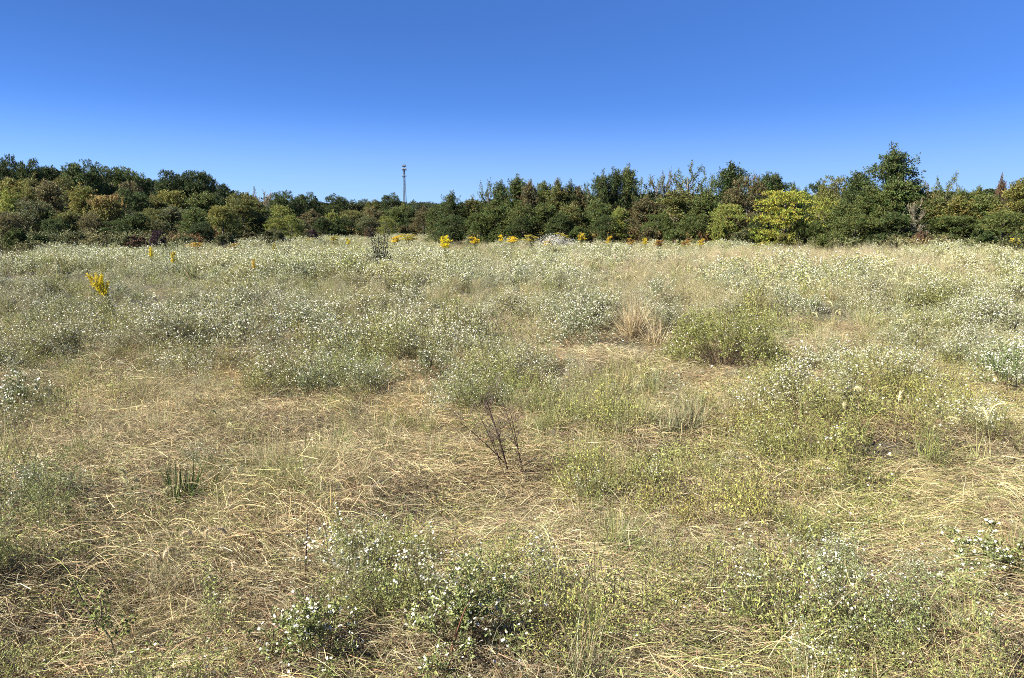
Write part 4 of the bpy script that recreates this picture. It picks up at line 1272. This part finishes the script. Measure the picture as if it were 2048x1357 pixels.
def sapling():
    x, y, z = at(757, 428, 27)
    z0 = float(gz(x, y)); H = z - z0
    t = thing("sapling", "dark thin leaved sapling standing in the flowers in front of the far trees", "sapling", (x, y, z0))
    rng = np.random.default_rng(3); gt, gc = G(), G()
    for k in range(7):
        az = k * 2.4; top = np.array([.36 * math.cos(az), .36 * math.sin(az), H * rng.uniform(.72, 1.0)])
        b = np.array([.02 * math.cos(az), .02 * math.sin(az), 0]); m = (b + top) / 2 + np.array([0, 0, -.1])
        tt = np.linspace(0, 1, 6)[:, None]; pts = (1 - tt) ** 2 * b + 2 * tt * (1 - tt) * m + tt * tt * top
        tube(gt, pts, np.linspace(.018, .006, 6), (.05, .04, .035), 5)
        n = 70; u = rng.uniform(.3, 1, n) * 4.99; i = u.astype(int); f = (u - i)[:, None]
        p = pts[i] * (1 - f) + pts[i + 1] * f + rng.normal(0, .07, (n, 3))
        leaves(gc, p, rand_unit(n, rng), .07 * rng.uniform(.6, 1.3, n), .035, colarr((.055, .06, .035), n, rng, .4), rng)
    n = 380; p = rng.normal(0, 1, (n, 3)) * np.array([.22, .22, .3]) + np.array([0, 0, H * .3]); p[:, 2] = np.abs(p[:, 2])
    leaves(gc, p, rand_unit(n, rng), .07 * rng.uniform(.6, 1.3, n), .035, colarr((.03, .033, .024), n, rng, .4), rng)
    part("trunk", gt.mesh("trunk", M_PLANT), t); part("crown", gc.mesh("crown", M_PLANT), t)
sapling()

def fluffy():
    x, y = on_ground(1108, 494, .55); y = 40.0; x = (1108 - 1024) / FPX * y
    t = thing("fluffy_shrub", "pale whitish fluffy shrub among the goldenrods at the field edge", "shrub", (x, y, float(gz(x, y))))
    rng = np.random.default_rng(8); gs, gf = G(), G()
    for k in range(16):
        az = k * 2.4; r = rng.uniform(.1, 1.0); top = np.array([r * math.cos(az), r * math.sin(az), 1.15 - .35 * r])
        tube(gs, [(0, 0, 0), top * np.array([.4, .4, .6]), top], [.012, .008, .004], (.2, .17, .12), 5)
        n = 170; p = top + rng.normal(0, 1, (n, 3)) * np.array([.2, .2, .14]); p[:, 2] = np.abs(p[:, 2])
        leaves(gf, p, nrm(rand_unit(n, rng) + np.array([0, 0, .4])), .05, .03, colarr((.50, .48, .40), n, rng, .2), rng)
    part("stem", gs.mesh("stem", M_PLANT), t); part("flower_mass", gf.mesh("flower_mass", M_PLANT), t)
fluffy()

# aster bushes one can tell apart
def aster_bush(px, py, label, h=.6, wide=1.0, seed=1, fl=.7, fr=.008, stems=26, el=.75, leafc=(.175, .2, .06), tint=(1, 1, 1), hh=0.0, lv=11, br=12, tmin=.4, leafL=.022, leafW=.005, dome=None):
    gs, gl, gf = G(), G(), G()
    p_aster(seed, h, stems, br, lv, fl, leafL, leafW, fr, True, leafc, (.13, .09, .05), el, (gs, gl, gf), tmin, 8, dome)
    x, y = on_ground(px, py, hh)
    t = thing("aster_bush", label, "wildflower", (x, y, float(gz(x, y)) - .01), 0, "aster bushes in the meadow", (wide, wide, 1))
    part("stem", gs.mesh("stem", M_PLANT), t, tint); part("foliage", gl.mesh("foliage", M_PLANT), t, tint); part("flower", gf.mesh("flower", M_PLANT), t)

aster_bush(1445, 752, "large round yellow green aster bush with a dark hollow at its foot", .85, 1.0, 301, .22, .0075, 210, .95, (.24, .255, .07), lv=12, br=12, tmin=.62, leafL=.025, leafW=.006, dome=(.86, .98))
aster_bush(930, 1310, "white flowered aster bush with a dark hollow at the bottom centre", .42, 1.1, 302, .5, .0066, 40, .95, (0.23, 0.257, 0.0878))
aster_bush(2015, 790, "aster bush with large white daisies at the right edge", .62, 1.1, 303, .7, .0085, 34, .8, (0.176, 0.23, 0.081))
aster_bush(40, 840, "shaded white flowered aster bush at the left edge", .5, 1.0, 304, .8, .009, 24, .75, (0.176, 0.216, 0.081))
aster_bush(625, 815, "dark stemmed grey green aster bush left of the dead stalks", .55, .8, 305, .35, .008, 22, .55, (0.189, 0.216, 0.0945))
aster_bush(850, 775, "grey green aster bush behind the dead stalks with small white flowers", .55, 1.0, 306, .55, .008, 26, .7, (0.203, 0.23, 0.101))
aster_bush(1150, 700, "tall pale aster mound left of the dry tan grass", .8, 1.25, 307, .8, .009, 40, .85, (0.23, 0.27, 0.121))
aster_bush(1620, 650, "aster bush with bright white flower heads right of the dry tan grass", .65, 1.1, 308, .9, .0085, 34, .8, (0.189, 0.23, 0.081))
aster_bush(1985, 1160, "flat spray of white asters low at the right", .26, 1.2, 309, .7, .0075, 24, 1.1, (0.203, 0.23, 0.081))
aster_bush(640, 1345, "dark hollowed aster bush at the bottom left of centre", .36, 1.0, 310, .5, .007, 26, .95, (0.216, 0.243, 0.081))
aster_bush(600, 690, "aster bush with a band of white flowers left of centre", .6, 1.2, 311, .95, .009, 28, .8, (0.203, 0.243, 0.101))
aster_bush(1320, 620, "bright flowered aster bush behind the dry tan grass", .75, .9, 312, .9, .0085, 28, .6, (0.176, 0.23, 0.0878))

# foxtail clumps with nodding heads
def foxtail(px, py, label, n, h=.75, hl=.085, col=(.54, .49, .25), seed=1, spread=.28, blades_n=46, green=.6, hh=0.0, lean=.25):
    rng = np.random.default_rng(seed)
    x, y = on_ground(px, py, hh)
    t = thing("foxtail_grass", label, "grass plant", (x, y, float(gz(x, y)) - .005), 0, "foxtail grasses with nodding seed heads")
    gb = G()
    base = np.stack([rng.normal(0, .05, blades_n), rng.normal(0, .05, blades_n), np.zeros(blades_n)], 1)
    az = rng.uniform(0, 6.28, blades_n); el_ = math.pi / 2 - np.abs(rng.normal(0, .45, blades_n))
    d = np.stack([np.cos(az) * np.cos(el_), np.sin(az) * np.cos(el_), np.sin(el_)], 1)
    c = pick(GREENS, blades_n, rng); k = rng.random(blades_n) > green; c[k] = pick(STRAW, k.sum(), rng)
    blades(gb, base, d, h * rng.uniform(.4, .8, blades_n), .008, rng.uniform(.2, .6, blades_n), colarr(c, blades_n, rng), rng, 6, .004, .03)
    heads = []
    for i in range(n):
        a = rng.uniform(0, 6.28); tl = abs(rng.normal(0, lean)) + .05
        dd = np.array([math.cos(a) * math.sin(tl), math.sin(a) * math.sin(tl), math.cos(tl)])
        b = np.array([rng.normal(0, spread * .3), rng.normal(0, spread * .3), 0])
        top = b + dd * h * rng.uniform(.75, 1.1)
        tube(gb, [b, (b + top) / 2 + np.array([0, 0, .02]), top], [.0018, .0015, .001], (.33, .30, .14), 4)
        g = G(); seed_head(g, top, dd, hl * rng.uniform(.8, 1.2), .0135, rng.uniform(.6, 1.5), rng, np.array(col) * rng.uniform(.85, 1.12)); heads.append(g)
    part("blades", gb.mesh("blades", M_PLANT), t)
    for g in heads: part("seed_head", g.mesh("seed_head", M_PLANT), t)

foxtail(1800, 640, "foxtail grass with a cluster of arching pale heads above the dark green patch", 11, .8, .17, seed=401, spread=.5)
foxtail(1620, 625, "foxtail grass with two heads left of the dark green patch", 3, .75, .13, seed=402)
foxtail(1655, 720, "foxtail grass with drooping heads beside the bright white aster heads", 4, .6, .12, seed=403)
foxtail(1960, 930, "foxtail grass with five heads leaning over the flattened grass at right", 6, .42, .10, seed=404, spread=.5)
foxtail(1480, 560, "foxtail grass showing pale heads far off in the tan haze", 7, .8, .15, seed=405, spread=.7)
foxtail(1250, 640, "tall foxtail grass rising from the dry tan clump", 9, .85, .15, (.52, .44, .25), 406, .5, 40, .5)
foxtail(1300, 820, "foxtail grass with yellowish heads right of the dead stalks", 5, .38, .08, seed=407, spread=.5)
foxtail(410, 930, "single upright foxtail head in the brown grass at left", 2, .4, .09, seed=408, lean=.1)
foxtail(1810, 735, "foxtail grass on dark stems below the arching cluster", 6, .62, .12, seed=409, spread=.5)
foxtail(300, 1060, "small foxtail grass left of the dark green blades", 5, .3, .07, seed=410, spread=.6)
foxtail(430, 1180, "foxtail grass with faded heads in the brown patch at lower left", 5, .26, .07, (.55, .44, .27), 411, .6)
foxtail(1730, 880, "foxtail grass with one curled head in the weeds at right", 3, .4, .09, seed=412, spread=.4)
foxtail(1360, 560, "foxtail grass with rosy tan heads left in the far haze", 7, .85, .15, (.58, .46, .30), 413, .7)
foxtail(1100, 1240, "foxtail grass with one thick head in the bottom centre asters", 2, .34, .10, seed=414)

HAZE = [(1215, 575), (1240, 548), (1290, 560), (1335, 590), (1385, 575), (1420, 600), (1440, 545), (1505, 575), (1530, 550), (1560, 590), (1400, 535), (1590, 560), (1470, 620), (1345, 548)]
srcf = [o for o in COL.objects if o.type == 'EMPTY' and o.name.startswith('foxtail_grass')]
for i, (a, b) in enumerate(HAZE):
    q = srcf[(4, 12, 5)[i % 3]]
    c = q.copy(); COL.objects.link(c)
    x, y = on_ground(a, b + 25)
    c.location = (x, y, float(gz(x, y))); c.rotation_euler = (0, 0, i * 1.7)
    c['label'] = "foxtail grass with several nodding heads in the tan haze of grass at right"
    c['group'] = "foxtails in the tan haze"
    for ch in list(q.children):
        d = ch.copy(); COL.objects.link(d); d.parent = c

# dry tan clump and dark green clumps
def grass_clump(px, py, label, name, pal, dry, n, h, W, spread, seed, tint=(1, 1, 1), hh=0.0):
    g = p_tuft(seed, np.array(pal), dry, n, h, spread, W)
    x, y = on_ground(px, py, hh)
    t = thing(name, label, "grass plant", (x, y, float(gz(x, y)) - .01), 0, "single grass clumps in the meadow")
    part("blades", g.mesh("blades", M_PLANT), t, tint)
    rng = np.random.default_rng(seed + 1); g2 = G()
    k = max(6, n // 20)
    b = np.stack([rng.normal(0, .05, k), rng.normal(0, .05, k), np.zeros(k)], 1)
    d = nrm(np.stack([rng.normal(0, .25, k), rng.normal(0, .25, k), np.ones(k)], 1))
    blades(g2, b, d, h * rng.uniform(.8, 1.25, k), .003, .1, colarr((.42, .33, .19), k, rng), rng, 5, .004, .03, .4)
    part("culm", g2.mesh("culm", M_PLANT), t)
TANS = [(.48, .37, .20), (.54, .43, .25), (.40, .29, .15), (.58, .49, .31)]
grass_clump(1268, 690, "dry tan grass clump standing left of the large round aster bush", "dry_grass_clump", TANS, .25, 620, .88, .006, .5, 501)
grass_clump(1310, 700, "smaller bleached tan grass clump right of the big tan one", "dry_grass_clump", TANS, .5, 220, .7, .007, .6, 502)
DG = [(.06, .095, .025), (.075, .115, .03), (.10, .14, .04)]
grass_clump(372, 1010, "dark green broad bladed grass clump at lower left", "green_grass_clump", DG, .12, 110, .34, .011, .3, 503)
grass_clump(785, 920, "green rounded grass tussock left of the dead stalks", "green_grass_clump", DG, .35, 260, .34, .004, .55, 504)
grass_clump(150, 1060, "small dark green grass clump in the weeds at the left", "green_grass_clump", DG, .15, 100, .22, .008, .35, 505)
BG = [(.16, .19, .10), (.20, .23, .12), (.26, .27, .13)]
grass_clump(1345, 880, "bluish upright grass clump right of the dead stalks", "green_grass_clump", BG, .3, 180, .42, .006, .3, 506)
grass_clump(1385, 860, "second bluish upright grass clump, behind the first", "green_grass_clump", BG, .35, 150, .42, .006, .35, 507)
grass_clump(1690, 600, "dark green arching grass clump left of the arching foxtails", "green_grass_clump", DG, .15, 200, .6, .008, .55, 508)
grass_clump(1790, 598, "dark green arching grass clump behind the arching foxtails", "green_grass_clump", DG, .15, 220, .6, .008, .55, 509)
grass_clump(1870, 600, "dark green arching grass clump right of the arching foxtails", "green_grass_clump", DG, .2, 180, .55, .008, .55, 510)
grass_clump(1880, 700, "pale bleached grass clump below the dark green patch", "dry_grass_clump", TANS, .7, 60, .5, .007, .25, 511, (1.1, 1.1, 1.2))

# dead stalks, sticks, branches
DARK = (.075, .048, .036)
def stem_path(p0, p1, bow, k=9):
    p0 = np.array(p0, float); p1 = np.array(p1, float)
    t = np.linspace(0, 1, k)[:, None]; m = (p0 + p1) / 2 + np.array(bow)
    return (1 - t) ** 2 * p0 + 2 * t * (1 - t) * m + t * t * p1

def spot(px, py):
    x, y = on_ground(px, py); return np.array([x, y, float(gz(x, y)) - .01])

def toward(base, px, py, dy=0.0):
    """the point the pixel shows at the depth of base (+dy)"""
    x, y, z = at(px, py, base[1] + dy); return np.array([x, y, z])

def dead_stalks():
    b = spot(1022, 975)
    t = thing("dead_weed", "dark dead weed with several bare leaning stalks near the centre", "dead plant", tuple(b))
    rng = np.random.default_rng(21)
    def stalk(px0, py0, px1, py1, r, dy=.0, n=7, side=1.0):
        p0 = toward(b, px0, py0) - b; p1 = toward(b, px1, py1, dy) - b
        pts = stem_path(p0, p1, (.015, 0, .01)); g = G()
        tube(g, pts, np.linspace(r * 1.5, r * .8, len(pts)), DARK, 6)
        g2 = g
        for _ in range(int(n * 1.5)):
            i = rng.integers(3, len(pts)); L = rng.uniform(.05, .16) * side
            e = pts[i] + np.array([rng.normal(0, .6), rng.normal(0, .6), rng.uniform(.4, 1.0)]) * L
            tube(g2, [pts[i], (pts[i] + e) / 2 + rng.normal(0, .008, 3), e], [r * .4, r * .3, r * .2], (.11, .08, .06), 4)
            for _ in range(3):
                f = e + rng.normal(0, .03, 3); q = (pts[i] + e) / 2
                tube(g2, [q, f], [.0014, .001], (.14, .105, .08), 3)
        part("stalk", g.mesh("stalk", M_PLANT), t)
    stalk(1022, 968, 972, 800, .0055, .03, 12); stalk(1020, 970, 985, 835, .004); stalk(1045, 960, 1022, 832, .0036, .05, 8)
    stalk(1012, 960, 962, 838, .003, -.03, 8); stalk(1008, 925, 920, 845, .0028, -.05, 9); stalk(1050, 955, 1000, 790, .0026, .08, 10)
    stalk(1000, 930, 978, 860, .0022, 0, 5)
dead_stalks()

def stick(px0, py0, px1, py1, label, name="bare_stick", r=.006, col=DARK, dy=0.0, bow=(0, 0, 0), twigs=2, tip=None):
    b = spot(px0, py0)
    t = thing(name, label, "stick", tuple(b), 0, None)
    p1 = toward(b, px1, py1, dy) - b
    pts = stem_path((0, 0, 0), p1, bow); g = G()
    rr = np.linspace(r, r * .5, len(pts)) * (1 + .15 * np.sin(np.arange(len(pts)) * 2.3))
    tube(g, pts, rr, col, 7)
    part("stem", g.mesh("stem", M_PLANT, True), t)
    rng = np.random.default_rng(int(px0 * 3 + py0))
    for k in range(twigs):
        i = rng.integers(3, len(pts) - 1); L = np.linalg.norm(p1) * rng.uniform(.15, .3)
        e = pts[i] + nrm(np.array([rng.normal(0, 1), rng.normal(0, .6), rng.uniform(.3, 1)])) * L
        g = G(); tube(g, [pts[i], (pts[i] + e) / 2, e], [r * .4, r * .3, r * .15], col, 5)
        part("twig", g.mesh("twig", M_PLANT), t)
    return t

stick(611, 1172, 616, 1045, "upright dark dead stick with flaking bark at lower centre left", r=.0048, bow=(-.008, 0, 0), twigs=1)
stick(600, 1172, 604, 1098, "thin bent dark stem just left of the upright dead stick", r=.002, bow=(-.006, 0, 0), twigs=1)
stick(893, 1350, 932, 1215, "reddish brown arched stem curving up at the bottom centre", "arched_stem", .0045, (.16, .07, .045), .0, (-.012, 0, .02), 1)
stick(960, 1205, 945, 1118, "thin dark stem leaning left in the bottom centre asters", r=.0022, twigs=1)
stick(1069, 1160, 1066, 1085, "thin straight dark stem rising to white flowers at bottom centre", r=.0018, twigs=2)
stick(275, 760, 260, 700, "thin dark stem leaning left in the brown grass at left", r=.003, twigs=1)
stick(325, 745, 306, 705, "thin dark stem leaning beside the purple brown grass at left", r=.0035, twigs=1)
stick(225, 800, 196, 755, "slanting dark stem above the flattened straw at left", r=.003, twigs=1)
stick(188, 912, 128, 850, "thin dark stem slanting over the flattened straw at left", r=.0024, twigs=1)
stick(478, 530, 466, 498, "dark leaning dead stem in the white flowers at left of centre", r=.007, twigs=1, dy=.2)
stick(450, 525, 430, 497, "thinner dark leaning dead stem left of its twin in the white flowers", r=.006, twigs=1, dy=.2)
stick(1515, 535, 1512, 503, "pale upright dry stalk in the tan haze at right", "dry_stalk", .013, (.58, .5, .3), twigs=0)
stick(1424, 512, 1411, 490, "white sliver of a dry leaf leaning in the far grass", "dry_leaf_blade", .014, (.75, .74, .68), twigs=0)
stick(1800, 700, 1806, 655, "dark leafless stem under the arching foxtails, the left one of a pair", r=.006, twigs=1)
stick(1812, 690, 1816, 645, "dark leafless stem under the arching foxtails, the right one of a pair", r=.005, twigs=1)

def fallen(px0, py0, px1, py1, label, r, col, lift=.05, bow=(0, 0, .02)):
    a = spot(px0, py0); a[2] += lift; b = spot(px1, py1); b[2] += lift
    t = thing("fallen_twig", label, "twig", (a[0], a[1], a[2] - lift))
    pts = stem_path((0, 0, lift), b - a + np.array([0, 0, lift]), bow); g = G(); tube(g, pts, np.linspace(r, r * .6, len(pts)), col, 6)
    part("branch", g.mesh("branch", M_PLANT, True), t)
    g = G(); m = pts[5]; d = pts[6] - pts[3]; e = m + np.array([d[1], -d[0], .02]) * .5 + d * .8
    tube(g, [m, (m + e) / 2, e], [r * .5, r * .4, r * .25], col, 5); part("twig", g.mesh("twig", M_PLANT), t)
fallen(640, 1262, 745, 1240, "pale dry twig lying across the weeds at bottom left of centre", .004, (.30, .22, .15))
fallen(655, 1205, 720, 1225, "bleached thin twig above the pale dry twig", .0025, (.45, .38, .28))
fallen(770, 1150, 845, 1200, "brown twig lying at a slant near the bottom centre", .0045, (.2, .12, .075))
fallen(1500, 1000, 1640, 1015, "reddish dry stalk lying flat in the weeds at right", .003, (.3, .13, .08))
fallen(1950, 1165, 1880, 1225, "pale straw coloured stalk slanting at lower right", .003, (.5, .42, .25), .06)
fallen(110, 1225, 122, 1290, "bleached stem lying in the dark weeds at bottom left", .004, (.52, .47, .34), .05)

def small_sapling():
    b = spot(238, 1352)
    t = thing("young_shrub", "small branching leafy shrub with grey brown stems at the bottom left", "shrub", tuple(b))
    rng = np.random.default_rng(4); gl = G()
    def br(px0, py0, px1, py1, r, lf=True, dy=0.0):
        p0 = toward(b, px0, py0) - b; p1 = toward(b, px1, py1, dy) - b
        pts = stem_path(p0, p1, (.0, 0, .008)); g = G(); tube(g, pts, np.linspace(r, r * .55, len(pts)), (.15, .11, .08), 6)
        part("branch", g.mesh("branch", M_PLANT, True), t)
        if lf:
            n = 60; u = rng.uniform(.35, 1.05, n).clip(0, .999) * 7.99; i = u.astype(int); f = (u - i)[:, None]
            p = pts[i] * (1 - f) + pts[i + 1] * f + rng.normal(0, .02, (n, 3))
            leaves(gl, p, rand_unit(n, rng), .02 * rng.uniform(.6, 1.3, n), .010, colarr((.17, .2, .055), n, rng), rng, .5)
    br(238, 1345, 220, 1272, .005, False); br(220, 1275, 190, 1240, .0038); br(195, 1262, 152, 1175, .0032, True, .05); br(222, 1280, 262, 1240, .003, True, .03); br(205, 1258, 200, 1190, .0026); br(236, 1330, 300, 1295, .0025, True, -.02)
    br(196, 1262, 160, 1315, .002, False, -.05)
    part("foliage", gl.mesh("foliage", M_PLANT), t)
small_sapling()
